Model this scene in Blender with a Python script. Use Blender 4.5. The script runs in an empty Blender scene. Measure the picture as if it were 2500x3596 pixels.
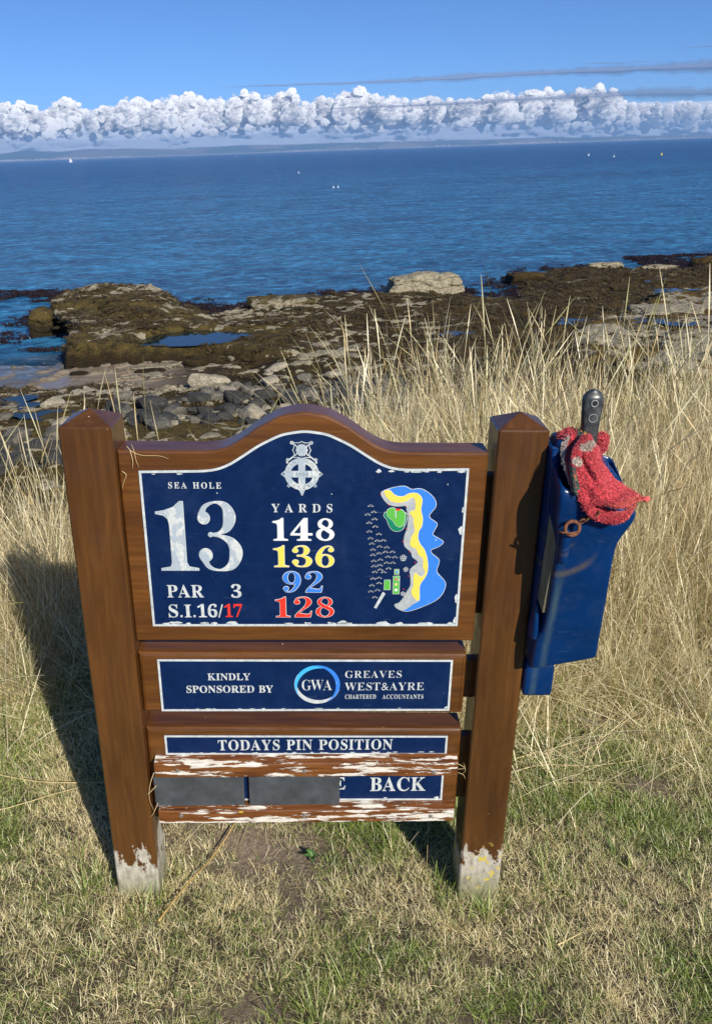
import bpy, bmesh, math, random
import numpy as np
from mathutils import Matrix, Vector

R = math.radians
rng = np.random.default_rng(7)
random.seed(7)
sc = bpy.context.scene
COL = sc.collection

# ------------------------------------------------------------------ camera
CAM = Vector((0.0939, -1.5003, 1.7025))
PITCH, ROLL, YAW = 0.4138, -0.034, 0.0356
fwd = Vector((math.sin(YAW) * math.cos(PITCH), math.cos(YAW) * math.cos(PITCH), -math.sin(PITCH)))
rgt = Vector((math.cos(YAW), -math.sin(YAW), 0))
upv = rgt.cross(fwd)
r2 = rgt * math.cos(ROLL) + upv * math.sin(ROLL)
u2 = -rgt * math.sin(ROLL) + upv * math.cos(ROLL)
cd = bpy.data.cameras.new('camera')
cam = bpy.data.objects.new('camera', cd)
COL.objects.link(cam)
m4 = Matrix((r2, u2, -fwd)).transposed().to_4x4()
m4.translation = CAM
cam.matrix_world = m4
cd.sensor_fit = 'VERTICAL'
cd.sensor_height = 36.0
cd.lens = 36.0 * 2900.0 / 3596.0
cd.clip_start = 0.05
cd.clip_end = 90000
sc.camera = cam

# ------------------------------------------------------------------ sky, sun, exposure
SUN_AZ = 180 - 29.5          # clockwise from +Y, seen from above
SUN_EL = 31.5
w = bpy.data.worlds.new("World")
sc.world = w
w.use_nodes = True
nt = w.node_tree
sky = nt.nodes.new('ShaderNodeTexSky')
sky.sky_type = 'NISHITA'
sky.sun_disc = False
sky.sun_elevation = R(SUN_EL)
sky.sun_rotation = R(SUN_AZ)
sky.air_density = 1.0
sky.altitude = 5000
sky.dust_density = 0.0
sky.ozone_density = 9.0
bg = nt.nodes['Background']
bg.inputs['Strength'].default_value = 0.098
nt.links.new(sky.outputs[0], bg.inputs[0])
sd = Vector((math.sin(R(SUN_AZ)) * math.cos(R(SUN_EL)), math.cos(R(SUN_AZ)) * math.cos(R(SUN_EL)), math.sin(R(SUN_EL))))
ld = bpy.data.lights.new('sun', 'SUN')
ld.energy = 5.0
ld.angle = R(0.5)
ld.color = (1.0, 0.93, 0.83)
lo = bpy.data.objects.new('sun', ld)
lo.rotation_euler = sd.to_track_quat('Z', 'Y').to_euler()
lo.location = (5, -10, 12)
COL.objects.link(lo)
sc.view_settings.view_transform = 'Standard'
sc.view_settings.look = 'None'
sc.view_settings.exposure = 0.32
sc.view_settings.gamma = 1.0
sc.view_settings.use_curve_mapping = False
sc.cycles.max_bounces = 6
sc.cycles.transparent_max_bounces = 24
sc.cycles.volume_bounces = 0

# sign frame -> world (the whole sign leans a little to one side)
MS = Matrix(((0.9986, 0.0205, 0.0479, 0), (-0.0208, 0.9998, 0.0064, 0), (-0.0477, -0.0074, 0.9988, 0), (0, 0, 0, 1)))

# ------------------------------------------------------------------ helpers
def tag(o, label=None, cat=None, group=None, kind=None):
    if label: o['label'] = label
    if cat: o['category'] = cat
    if group: o['group'] = group
    if kind: o['kind'] = kind
    return o

def link(name, me, mat=None, parent=None):
    o = bpy.data.objects.new(name, me)
    COL.objects.link(o)
    if mat is not None and not me.materials: me.materials.append(mat)
    if parent is not None: o.parent = parent
    return o

def empty(name, mw=None):
    o = bpy.data.objects.new(name, None)
    o.empty_display_size = 0.1
    COL.objects.link(o)
    if mw is not None: o.matrix_world = mw
    return o

def mesh_np(name, V, F, mat=None, smooth=False, attrs=None):
    """F: (n,k) int array of equal sized faces, or a list of faces"""
    me = bpy.data.meshes.new(name)
    V = np.asarray(V, dtype=np.float32)
    if isinstance(F, np.ndarray):
        n, k = F.shape
        me.vertices.add(len(V)); me.vertices.foreach_set('co', V.ravel())
        me.loops.add(n * k); me.loops.foreach_set('vertex_index', F.astype(np.int32).ravel())
        me.polygons.add(n)
        me.polygons.foreach_set('loop_start', np.arange(0, n * k, k, dtype=np.int32))
        me.polygons.foreach_set('loop_total', np.full(n, k, dtype=np.int32))
        me.update(calc_edges=True)
        me.validate()
    else:
        me.from_pydata([tuple(v) for v in V], [], [tuple(f) for f in F])
        me.update()
    if smooth: me.polygons.foreach_set('use_smooth', np.ones(len(me.polygons), dtype=bool))
    for nm, arr in (attrs or {}).items():
        arr = np.asarray(arr, dtype=np.float32)
        a = me.attributes.new(nm, 'FLOAT' if arr.ndim == 1 else 'FLOAT_VECTOR', 'POINT')
        a.data.foreach_set('value' if arr.ndim == 1 else 'vector', arr.ravel())
    if mat: me.materials.append(mat)
    return me

def bm_mesh(name, bm, mat=None, smooth=False):
    me = bpy.data.meshes.new(name)
    bm.normal_update(); bm.to_mesh(me); bm.free()
    if smooth: me.polygons.foreach_set('use_smooth', np.ones(len(me.polygons), dtype=bool))
    if mat: me.materials.append(mat)
    return me

def hash3(ix, iy, iz, s):
    h = (ix * 374761393 + iy * 668265263 + iz * 2147483647 + s * 974634777) & 0xffffffff
    h = ((h ^ (h >> 13)) * 1274126177) & 0xffffffff
    h = (h ^ (h >> 16)) * 2246822519 & 0xffffffff
    h = h ^ (h >> 15)
    return (h & 0xffffff) / float(0xffffff)

def vnoise(P, s=0):
    P = np.asarray(P, dtype=np.float64)
    i = np.floor(P).astype(np.int64); f = P - i; u = f * f * (3 - 2 * f)
    r = 0
    for a in (0, 1):
        for b in (0, 1):
            for c in (0, 1):
                wgt = (u[..., 0] if a else 1 - u[..., 0]) * (u[..., 1] if b else 1 - u[..., 1]) * (u[..., 2] if c else 1 - u[..., 2])
                r = r + wgt * hash3(i[..., 0] + a, i[..., 1] + b, i[..., 2] + c, s)
    return r * 2 - 1

def fbm(P, octv=4, s=0, gain=0.5, lac=2.03):
    r = 0; a = 1.0; P = np.asarray(P, dtype=np.float64); t = 0
    for k in range(octv):
        r = r + a * vnoise(P + 17.3 * k, s + k); t += a
        a *= gain; P = P * lac
    return r / t

def n2(x, y, f, octv=4, s=0, gain=0.5):
    x, y = np.broadcast_arrays(np.asarray(x, float), np.asarray(y, float))
    return fbm(np.stack([x * f, y * f, np.full(x.shape, 3.7)], -1), octv, s, gain)

def sstep(a, b, x):
    t = np.clip((x - a) / (b - a), 0, 1)
    return t * t * (3 - 2 * t)

def poly_sdf(x, y, P):
    """signed distance, positive inside"""
    P = np.asarray(P, float); d = np.full(np.shape(x), 1e9); ins = np.zeros(np.shape(x), bool)
    n = len(P)
    for i in range(n):
        a = P[i]; b = P[(i + 1) % n]; e = b - a
        t = np.clip(((x - a[0]) * e[0] + (y - a[1]) * e[1]) / (e @ e), 0, 1)
        d = np.minimum(d, np.hypot(x - a[0] - t * e[0], y - a[1] - t * e[1]))
        c = ((a[1] > y) != (b[1] > y)) & (x < (b[0] - a[0]) * (y - a[1]) / (b[1] - a[1] + 1e-12) + a[0])
        ins ^= c
    return np.where(ins, d, -d)

# ------------------------------------------------------------------ materials
class NT:
    def __init__(s, name):
        s.m = bpy.data.materials.new(name); s.m.use_nodes = True
        s.t = s.m.node_tree; s.b = s.t.nodes['Principled BSDF']; s.out = s.t.nodes['Material Output']
    def n(s, typ, **kw):
        o = s.t.nodes.new(typ)
        for k, v in kw.items():
            if k in ('inp',):
                for kk, vv in v.items():
                    if isinstance(vv, bpy.types.NodeSocket): s.t.links.new(vv, o.inputs[kk])
                    else: o.inputs[kk].default_value = vv
            else: setattr(o, k, v)
        return o
    def l(s, a, b): s.t.links.new(a, b)
    def coord(s, which='Object'):
        return s.n('ShaderNodeTexCoord').outputs[which]
    def pos(s): return s.n('ShaderNodeNewGeometry').outputs['Position']
    def mapping(s, v, scale=(1, 1, 1), rot=(0, 0, 0), loc=(0, 0, 0)):
        return s.n('ShaderNodeMapping', inp={'Vector': v, 'Scale': scale, 'Rotation': rot, 'Location': loc}).outputs[0]
    def noise(s, v, scale, detail=4, rough=0.55, dist=0.0):
        return s.n('ShaderNodeTexNoise', inp={'Vector': v, 'Scale': scale, 'Detail': detail, 'Roughness': rough, 'Distortion': dist}).outputs[0]
    def voro(s, v, scale, feature='F1', out='Distance'):
        o = s.n('ShaderNodeTexVoronoi', feature=feature, inp={'Vector': v, 'Scale': scale}); return o.outputs[out]
    def ramp(s, v, stops):
        o = s.n('ShaderNodeValToRGB'); s.l(v, o.inputs[0]); e = o.color_ramp.elements
        while len(e) < len(stops): e.new(0.5)
        for i, (p, c) in enumerate(stops):
            e[i].position = p; e[i].color = (c[0], c[1], c[2], 1) if isinstance(c, (tuple, list)) else (c, c, c, 1)
        return o.outputs[0]
    def math(s, op, a, b=0.0, c=0.0, clamp=False):
        o = s.n('ShaderNodeMath', operation=op, use_clamp=clamp)
        for i, v in enumerate((a, b, c)):
            if isinstance(v, bpy.types.NodeSocket): s.l(v, o.inputs[i])
            else: o.inputs[i].default_value = v
        return o.outputs[0]
    def mix(s, f, a, b, typ='MIX'):
        o = s.n('ShaderNodeMix', data_type='RGBA', blend_type=typ)
        for i, v in ((0, f), (6, a), (7, b)):
            if isinstance(v, bpy.types.NodeSocket): s.l(v, o.inputs[i])
            else: o.inputs[i].default_value = v if i == 0 else (v[0], v[1], v[2], 1)
        return o.outputs[2]
    def attr(s, name, typ='GEOMETRY', out='Fac'):
        return s.n('ShaderNodeAttribute', attribute_name=name, attribute_type=typ).outputs[out]
    def sep(s, v): return s.n('ShaderNodeSeparateXYZ', inp={0: v}).outputs
    def bump(s, h, strength=0.5, dist=0.01, normal=None):
        o = s.n('ShaderNodeBump', inp={'Height': h, 'Strength': strength, 'Distance': dist})
        if normal: s.l(normal, o.inputs['Normal'])
        return o.outputs[0]
    def set(s, **kw):
        for k, v in kw.items():
            k = k.replace('_', ' ')
            if isinstance(v, bpy.types.NodeSocket): s.l(v, s.b.inputs[k])
            elif isinstance(v, (tuple, list)): s.b.inputs[k].default_value = (v[0], v[1], v[2], 1)
            else: s.b.inputs[k].default_value = v
        return s.m

def mat_wood(name, axis, base_wear=False):
    N = NT(name); c = N.coord()
    sc3 = (14, 14, 1.1) if axis == 'z' else (1.1, 14, 14)
    v = N.mapping(c, sc3)
    g = N.noise(v, 5.0, 6, 0.62, 0.35)
    sc2 = (60, 60, 2.5) if axis == 'z' else (2.5, 60, 60)
    f = N.noise(N.mapping(c, sc2), 6.0, 3, 0.6)
    col = N.ramp(g, [(0.25, (0.075, 0.026, 0.0055)), (0.5, (0.130, 0.048, 0.0095)), (0.75, (0.190, 0.076, 0.016))]) if axis == 'x' else N.ramp(g, [(0.25, (0.062, 0.024, 0.0065)), (0.5, (0.100, 0.040, 0.0095)), (0.75, (0.145, 0.060, 0.014))])
    col = N.mix(N.math('MULTIPLY', f, 0.45), col, (0.045, 0.017, 0.006), 'MIX')
    big_ = N.noise(N.mapping(c, (6, 6, 1.6) if axis == 'z' else (1.6, 6, 6), loc=(5, 3, 1)), 1.4, 3, 0.5, 0.8)
    col = N.mix(1.0, col, N.ramp(big_, [(0.30, (0.70, 0.68, 0.66)), (0.52, (1.0, 1.0, 1.0)), (0.72, (1.22, 1.20, 1.1))]), 'MULTIPLY')
    # small chips where the stain has been knocked off
    ch = N.ramp(N.noise(c, 95.0, 2, 0.5), [(0.775, 0.0), (0.79, 1.0)])
    col = N.mix(ch, col, (0.55, 0.42, 0.26))
    rough = N.ramp(N.noise(c, 18, 4), [(0.3, 0.26), (0.7, 0.42)])
    h = N.math('ADD', N.math('MULTIPLY', g, 0.6), N.math('MULTIPLY', f, 0.4))
    if base_wear:
        z = N.sep(c)[2]
        nn = N.noise(N.mapping(c, (26, 26, 12)), 1.0, 5, 0.65)
        m = N.math('SUBTRACT', N.math('ADD', 0.15, N.math('MULTIPLY', N.math('SUBTRACT', nn, 0.5), 0.42)), z)
        m = N.ramp(N.math('ADD', m, N.math('MULTIPLY', N.math('SUBTRACT', N.noise(c, 120, 4, 0.7), 0.5), 0.05)), [(0.0, 0.0), (0.010, 1.0)])
        pal = N.ramp(N.noise(N.mapping(c, (40, 40, 14)), 2.0, 6, 0.7), [(0.3, (0.16, 0.14, 0.11)), (0.5, (0.40, 0.37, 0.30)), (0.7, (0.56, 0.53, 0.45))])
        low = N.ramp(z, [(0.01, (0.45, 0.48, 0.28)), (0.10, (1.0, 1.0, 1.0))])
        pal = N.mix(1.0, pal, low, 'MULTIPLY')
        col = N.mix(m, col, pal)
        lic = N.noise(c, 28.0, 3, 0.6)
        lm = N.math('MULTIPLY', N.ramp(lic, [(0.575, 0.0), (0.60, 1.0)]), N.ramp(z, [(0.02, 0.0), (0.05, 1.0), (0.14, 1.0), (0.19, 0.0)]))
        lm = N.math('MULTIPLY', lm, N.ramp(N.attr('lichen', 'OBJECT'), [(0.4, 0.0), (0.6, 1.0)]))
        col = N.mix(lm, col, (0.50, 0.40, 0.07))
        rough = N.mix(m, rough, (0.85, 0.85, 0.85))
        h = N.math('SUBTRACT', h, N.math('MULTIPLY', m, 0.6))
    N.set(Base_Color=col, Roughness=rough, Coat_Weight=0.25, Coat_Roughness=0.25, Normal=N.bump(h, 0.25, 0.0012))
    return N.m

def mat_flaky():
    N = NT('flaking white paint on brown timber'); c = N.coord()
    g = N.noise(N.mapping(c, (1.4, 16, 22)), 6.0, 6, 0.62, 0.3)
    col = N.ramp(g, [(0.3, (0.055, 0.018, 0.006)), (0.5, (0.15, 0.05, 0.012)), (0.75, (0.25, 0.10, 0.028))])
    big = N.noise(N.mapping(c, (5, 60, 60)), 1.0, 2, 0.5)
    p = N.noise(N.mapping(c, (9, 70, 80)), 1.3, 7, 0.68, 0.15)
    p = N.math('ADD', p, N.math('MULTIPLY', N.math('SUBTRACT', big, 0.5), 0.55))
    m = N.ramp(p, [(0.542, 0.0), (0.552, 1.0)])
    wh = N.ramp(N.noise(N.mapping(c, (20, 120, 120)), 2.0, 4, 0.7), [(0.3, (0.42, 0.37, 0.29)), (0.55, (0.70, 0.66, 0.58))])
    col = N.mix(m, col, wh)
    lic = N.ramp(N.noise(N.mapping(c, (1, 1, 1), loc=(3.1, 0, 0)), 22.0, 2, 0.5), [(0.72, 0.0), (0.735, 1.0)])
    col = N.mix(lic, col, (0.60, 0.45, 0.05))
    N.set(Base_Color=col, Roughness=N.mix(m, (0.4, 0.4, 0.4), (0.75, 0.75, 0.75)), Normal=N.bump(m, 0.6, 0.0012))
    return N.m

def mat_simple(name, col, rough=0.5, metal=0.0, var=0.12, vscale=20.0, bump=0.0, bscale=40.0, bdist=0.002, coat=0.0):
    N = NT(name); c = N.coord()
    n = N.noise(c, vscale, 4, 0.6)
    lo_ = tuple(x * (1 - var) for x in col); hi_ = tuple(min(1, x * (1 + var)) for x in col)
    N.set(Base_Color=N.ramp(n, [(0.3, lo_), (0.7, hi_)]), Roughness=rough, Metallic=metal, Coat_Weight=coat)
    if bump: N.set(Normal=N.bump(N.noise(c, bscale, 5, 0.6), bump, bdist))
    return N.m

M_post = mat_wood('brown stained timber post', 'z', True)
M_rail = mat_wood('brown stained timber rail', 'x')
M_flaky = mat_flaky()

def mat_navy():
    N = NT('navy enamel on the plates'); c = N.coord()
    n = N.noise(c, 35, 5, 0.7)
    col = N.ramp(n, [(0.3, (0.0012, 0.012, 0.056)), (0.7, (0.0018, 0.017, 0.075))])
    sp_ = N.ramp(N.noise(c, 210, 2, 0.5), [(0.76, 0.0), (0.79, 1.0)])
    col = N.mix(N.math('MULTIPLY', sp_, 0.5), col, (0.35, 0.40, 0.45))
    # dusty scuffs
    du = N.ramp(N.noise(N.mapping(c, (9, 9, 9)), 1.0, 6, 0.75), [(0.52, 0.0), (0.75, 1.0)])
    col = N.mix(N.math('MULTIPLY', du, 0.05), col, (0.16, 0.22, 0.30))
    scr = N.ramp(N.noise(N.mapping(c, (3, 3, 60), rot=(0, 0.9, 0)), 6.0, 2, 0.4), [(0.765, 0.0), (0.775, 1.0)])
    col = N.mix(N.math('MULTIPLY', scr, 0.2), col, (0.25, 0.3, 0.36))
    N.set(Base_Color=col, Roughness=N.ramp(n, [(0.3, 0.33), (0.7, 0.5)]), Specular_IOR_Level=0.25)
    return N.m
M_navy = mat_navy()

def mat_alu(name='weathered bare aluminium', a=(0.40, 0.44, 0.44), b=(0.66, 0.70, 0.69)):
    N = NT(name); c = N.coord()
    n = N.noise(c, 90, 5, 0.7)
    N.set(Base_Color=N.ramp(n, [(0.3, a), (0.65, b)]), Roughness=0.62, Metallic=0.15, Normal=N.bump(n, 0.25, 0.0006))
    return N.m
M_alu = mat_alu()

def mat_big13():
    N = NT('worn silver numeral'); c = N.coord()
    n = N.noise(N.mapping(c, (30, 1, 16)), 1.2, 5, 0.65, 0.3)
    fine = N.noise(c, 120, 4, 0.7)
    al = N.ramp(fine, [(0.3, (0.42, 0.45, 0.44)), (0.65, (0.62, 0.65, 0.63))])
    N.set(Base_Color=N.mix(N.ramp(n, [(0.47, 0.0), (0.50, 0.8)]), al, (0.31, 0.38, 0.44)), Roughness=0.6)
    return N.m
M_13 = mat_big13()

def enamel(name, col):
    N = NT(name); c = N.coord()
    chip = N.ramp(N.noise(c, 85, 3, 0.6), [(0.70, 0.0), (0.715, 1.0)])
    N.set(Base_Color=N.mix(chip, col, (0.5, 0.53, 0.52)), Roughness=0.4)
    return N.m
M_white = enamel('white enamel', (0.80, 0.80, 0.78))
M_yel = enamel('yellow enamel', (0.86, 0.62, 0.09))
M_blue = enamel('bright blue enamel', (0.035, 0.20, 0.68))
M_lblue = enamel('sky blue enamel', (0.05, 0.42, 0.80))
M_red = enamel('red enamel', (0.72, 0.035, 0.02))
M_green = enamel('light green enamel', (0.10, 0.44, 0.06))
M_dgreen = enamel('dark green enamel', (0.005, 0.20, 0.10))
M_greyen = mat_alu('worn grey enamel', (0.33, 0.37, 0.38), (0.47, 0.50, 0.49))
M_slate = mat_simple('dark grey cover panel', (0.052, 0.058, 0.064), 0.62, 0, 0.32, 26, 0.5, 60, 0.002)
M_steel = mat_simple('dull steel screw', (0.30, 0.29, 0.27), 0.5, 0.6, 0.3, 300)
M_rust = mat_simple('brown rusty iron', (0.16, 0.062, 0.028), 0.85, 0.1, 0.6, 160, 0.8, 260, 0.001)
M_greyplank = None
GLYPH = {'A':[[-13,0,-13,27,35,45,73,111,307,694,334,693,572,129,612,51,660,27,660,0,341,0,341,27,386,32,413,45,422,68,406,121,376,197,154,197,117,105,113,88,111,72,119,47,143,32,184,27,190,27,190,0],[169,239,360,239,263,475]],'B':[[24,0,24,26,93,48,111,122,111,549,103,614,76,645,23,653,23,678,328,678,474,661,561,609,590,522,572,450,518,399,427,368,536,332,601,275,623,196,615,139,592,90,553,52,499,23,433,6,354,0],[271,375,280,375,392,406,424,514,401,614,322,646,280,633,271,582],[330,36,422,73,448,191,413,309,294,344,271,344,271,97,284,50]],'C':[[382,-16,318,-11,259,4,205,30,157,64,116,106,83,156,59,212,44,273,39,340,44,406,59,467,84,523,117,572,158,613,207,648,261,673,321,688,386,693,547,655,577,648,624,693,650,693,650,459,625,459,599,517,568,566,531,606,489,636,443,654,395,660,294,624,234,516,214,337,236,169,303,69,414,35,533,67,638,158,666,132,589,50,494,0]],'D':[[30,0,30,26,94,44,110,111,110,557,91,635,22,653,22,678,330,678,440,668,532,639,604,590,655,523,687,439,697,339,657,151,538,38,340,0],[331,36,391,44,439,70,476,112,501,171,517,247,522,341,501,510,438,611,332,645,282,631,271,573,271,107,282,51]],'E':[[21,0,21,25,93,44,112,116,112,549,93,634,24,653,24,678,594,678,594,476,571,476,559,532,537,575,507,605,465,625,411,637,345,641,298,638,277,621,272,578,272,366,288,366,386,401,429,514,453,514,453,176,428,176,407,270,359,318,276,331,272,331,272,100,286,52,343,41,467,58,552,112,612,213,640,213,599,0]],'F':[[23,0,23,26,93,50,111,125,111,558,92,630,21,653,21,678,586,678,586,476,562,476,529,574,462,626,342,642,298,640,277,627,271,593,271,368,283,368,381,403,423,516,450,516,450,176,424,176,382,299,281,333,271,333,271,120,280,64,312,35,382,26,382,0]],'G':[[399,-15,330,-10,267,5,211,29,161,62,119,104,86,153,61,209,46,272,41,341,46,408,61,469,86,524,119,573,160,614,208,648,261,673,320,688,383,693,550,656,577,649,604,660,624,693,651,693,651,458,625,458,569,564,490,635,398,660,297,624,237,517,217,339,223,243,240,163,268,101,306,55,354,28,410,19,489,41,510,106,510,190,490,254,410,271,410,295,745,295,745,271,680,254,664,191,664,43,576,11,488,-9]],'H':[[23,0,23,26,93,47,111,120,111,564,93,631,24,653,24,678,360,678,360,653,304,643,278,618,271,564,271,373,509,373,509,564,502,618,477,643,420,653,420,678,755,678,755,653,686,632,669,564,669,120,687,49,755,26,755,0,420,0,420,26,490,46,509,120,509,329,271,329,271,120,289,47,360,26,360,0]],'I':[[20,0,20,26,91,48,112,112,112,576,94,637,20,653,20,678,364,678,364,653,292,637,272,576,272,115,279,66,307,39,366,26,366,0]],'K':[[24,0,24,26,94,47,112,120,112,564,94,632,25,653,25,678,361,678,361,653,305,643,279,618,272,564,272,348,478,556,519,623,433,653,433,678,723,678,723,653,710,653,650,640,584,601,513,537,403,424,690,69,725,37,773,26,773,0,418,0,418,26,456,27,479,31,497,51,471,98,297,318,272,295,272,120,290,47,361,26,361,0]],'L':[[23,0,23,26,93,47,111,120,111,564,93,633,24,653,24,678,372,678,372,653,310,646,280,620,271,564,271,123,276,70,298,47,348,41,469,59,551,119,609,230,636,230,598,0]],'N':[[600,-16,159,521,159,117,177,46,248,26,248,0,27,0,27,26,81,35,106,62,113,117,113,578,54,645,27,653,27,678,233,678,582,251,582,562,575,617,549,643,493,653,493,678,714,678,714,653,645,633,628,561,628,-16]],'O':[[388,-16,251,11,141,86,67,199,41,339,67,479,141,592,254,667,395,694,532,668,642,594,716,481,742,339,716,199,641,86,529,11],[394,18,489,54,546,161,565,339,560,436,544,516,518,579,482,624,438,651,387,660,292,624,235,517,216,339,221,243,237,163,264,100,300,54,343,27]],'P':[[23,0,23,26,93,47,111,120,111,564,93,631,24,653,24,678,318,678,500,655,580,592,609,494,602,441,581,396,546,358,497,329,435,312,360,306,271,306,271,120,289,47,360,26,360,0],[271,342,300,342,405,376,435,490,410,605,322,642,282,631,271,593]],'R':[[23,0,23,26,93,47,111,120,111,564,93,631,24,653,24,678,323,678,415,673,489,658,547,634,588,599,613,554,621,498,604,425,553,370,469,333,643,75,674,38,712,26,715,26,715,0,504,0,300,316,271,316,271,120,289,47,360,26,360,0],[271,348,303,348,417,385,452,500,439,579,400,626,334,642,282,629,271,574]],'S':[[64,-16,64,235,93,235,112,169,136,115,166,74,202,45,244,28,293,22,383,54,415,133,406,174,379,209,335,238,242,284,115,376,74,494,100,600,172,669,275,694,342,687,420,667,434,664,446,662,477,694,505,694,505,475,480,475,437,573,370,639,289,662,208,635,178,566,204,501,281,451,377,406,473,347,521,280,535,198,505,86,418,12,286,-15,236,-12,187,1,147,14,126,18,103,11,91,-16]],'T':[[137,0,137,26,212,46,232,120,232,645,222,645,173,640,131,625,97,601,71,567,53,524,43,473,16,473,16,678,611,678,611,472,586,472,558,568,496,626,400,645,392,645,392,120,412,45,488,26,488,0]],'U':[[369,-19,286,-12,219,8,170,43,136,91,116,154,109,231,109,564,91,631,22,653,22,678,358,678,358,653,302,643,275,618,269,564,269,208,303,77,329,52,365,38,409,33,506,56,565,124,584,237,584,563,565,631,489,653,489,678,706,678,706,653,645,628,629,563,629,270,622,176,601,102,566,48,515,11,450,-12]],'V':[[316,-19,66,567,34,626,-21,653,-21,678,314,678,314,653,248,644,227,610,240,563,385,213,518,562,528,609,509,643,445,653,445,678,658,678,658,653,608,637,569,570,342,-19]],'W':[[254,-16,48,585,23,636,-23,653,-23,678,269,678,269,653,223,643,209,611,220,555,332,228,448,525,426,594,398,640,341,653,341,678,654,678,654,653,585,613,594,575,706,247,805,550,817,605,801,641,749,653,749,678,929,678,929,653,885,627,856,565,664,-16,637,-16,470,460,283,-16]],'Y':[[151,0,151,26,221,47,239,120,239,266,69,576,21,639,1,648,-20,652,-20,678,308,678,308,652,291,652,248,644,232,620,244,583,370,336,496,545,519,607,511,632,486,647,444,652,439,652,439,678,654,678,654,652,609,632,570,583,399,303,399,120,417,47,488,26,488,0]],'0':[[280,-10,223,-5,175,10,135,36,102,71,77,114,58,165,34,359,58,552,77,603,102,645,135,679,175,704,224,719,281,724,335,719,382,704,422,679,454,645,480,602,500,552,525,358,500,165,480,114,454,71,421,36,381,10,334,-5],[280,55,313,64,337,91,353,135,370,358,353,580,337,624,313,650,281,659,248,650,223,624,207,580,189,358,207,135,223,91,247,64]],'1':[[97,0,97,53,179,53,217,67,229,118,229,619,161,544,100,515,59,535,42,589,110,613,196,666,266,718,378,718,378,118,388,70,429,53,510,53,510,0]],'3':[[243,-10,121,7,51,52,28,110,54,168,113,188,147,92,236,60,297,73,342,118,359,207,319,301,204,338,142,338,142,400,208,400,304,441,335,547,314,632,252,663,198,641,173,583,166,508,70,530,36,597,92,687,135,708,190,720,257,724,323,719,380,705,426,682,460,649,481,609,488,561,444,449,335,381,416,355,485,300,513,206,491,104,430,37,343,1]],'6':[[293,-10,163,27,128,55,99,93,76,139,59,193,48,257,45,330,62,485,115,610,204,694,330,724,434,709,490,668,507,614,480,560,387,536,382,596,362,646,321,665,284,657,253,635,227,597,207,544,193,479,186,401,240,427,324,438,381,432,429,414,470,384,500,342,518,292,524,231,518,164,498,106,466,57,420,20,363,-3],[296,56,357,96,379,221,355,340,287,377,230,362,186,329,190,242,201,172,219,121]],'7':[[165,0,431,605,168,605,110,554,104,504,44,504,49,714,526,714,526,665,250,0]],'8':[[273,-10,136,16,56,86,30,182,71,288,177,361,85,440,53,542,75,631,148,698,285,724,350,719,403,702,445,675,474,639,492,597,498,549,462,454,363,387,491,297,529,189,522,131,499,82,462,43,411,13,348,-4],[302,421,356,472,372,551,362,606,331,649,279,666,216,634,194,554,222,474],[278,47,360,82,390,172,356,254,244,321,188,265,165,178,196,84]],'9':[[227,-10,131,7,79,49,63,103,75,140,112,160,154,84,232,53,305,85,352,182,373,343,316,295,231,275,177,281,130,299,90,328,59,369,41,420,35,482,62,609,142,694,264,724,393,689,428,661,457,625,482,580,500,526,510,462,514,388,498,234,448,107,359,21],[274,347,334,366,373,414,369,492,360,553,344,600,270,657,204,615,180,488,190,410,222,363]],'&':[[495,339,422,229,326,339,398,399,438,458,451,521,430,596,372,649,287,669,195,649,134,595,112,512,123,455,151,401,189,354,105,296,49,229,28,153,52,71,114,13,200,-9,265,0,336,32,416,93,494,0,620,0,482,160,529,220,567,281,593,339],[356,161,308,119,260,91,210,81,169,91,139,117,126,153,140,201,180,244,245,289],[208,521,218,554,244,577,282,586,322,577,350,552,360,516,353,482,327,446,271,405,242,438,218,478]],'/':[[8,-9,78,-9,274,691,204,691]]}

# ------------------------------------------------------------------ ground heights
def edge_y(x):
    return 1.35 + 0.15 * n2(x, 0 * np.asarray(x, float), 0.9, 2, 5) + 1.35 * sstep(-0.15, 0.5, x) + 0.7 * sstep(1.5, 4, x)
def ground_z(x, y):
    x = np.asarray(x, float); y = np.asarray(y, float)
    z = -0.087 * np.clip(x, -3.0, 3.0) * sstep(9, 3, np.hypot(x, y))
    z = z + 0.02 * n2(x, y, 1.3, 3, 2) * sstep(0.3, 1.2, np.hypot(x, y)) + 0.010 * n2(x, y, 7, 3, 3)
    z = z - 0.03 * sstep(0.30, 0.02, np.hypot((x + 0.12) / 1.2, y - 0.13))
    over = np.maximum(y - edge_y(x), 0)
    z = z + 0.12 * sstep(0.6, 2.0, y)
    return np.maximum(z - 0.85 * over * sstep(0, 0.6, over) + 0.12 * n2(x, y, 0.7, 3, 9) * sstep(0, 2, over), -6.0)

def bare_amount(x, y):
    b = np.exp(-(((x + 0.12) / 0.19) ** 2 + ((y - 0.17) / 0.10) ** 2)) * 1.25 + 0.7 * np.exp(-(((x + 0.03) / 0.10) ** 2 + ((y + 0.02) / 0.10) ** 2)) + 0.6 * np.exp(-(((x + 0.14) / 0.15) ** 2 + ((y + 0.30) / 0.06) ** 2))
    b = b + 0.45 * np.exp(-(((x - 0.35) / 0.12) ** 2 + ((y + 0.33) / 0.06) ** 2)) + 0.9 * sstep(0.30, 0.50, n2(x, y, 3.2, 3, 12))
    return b * (1 + 0.9 * n2(x, y, 11, 3, 13)) + 0.25 * n2(x, y, 22, 2, 11) * sstep(0.1, 0.5, b)
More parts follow.
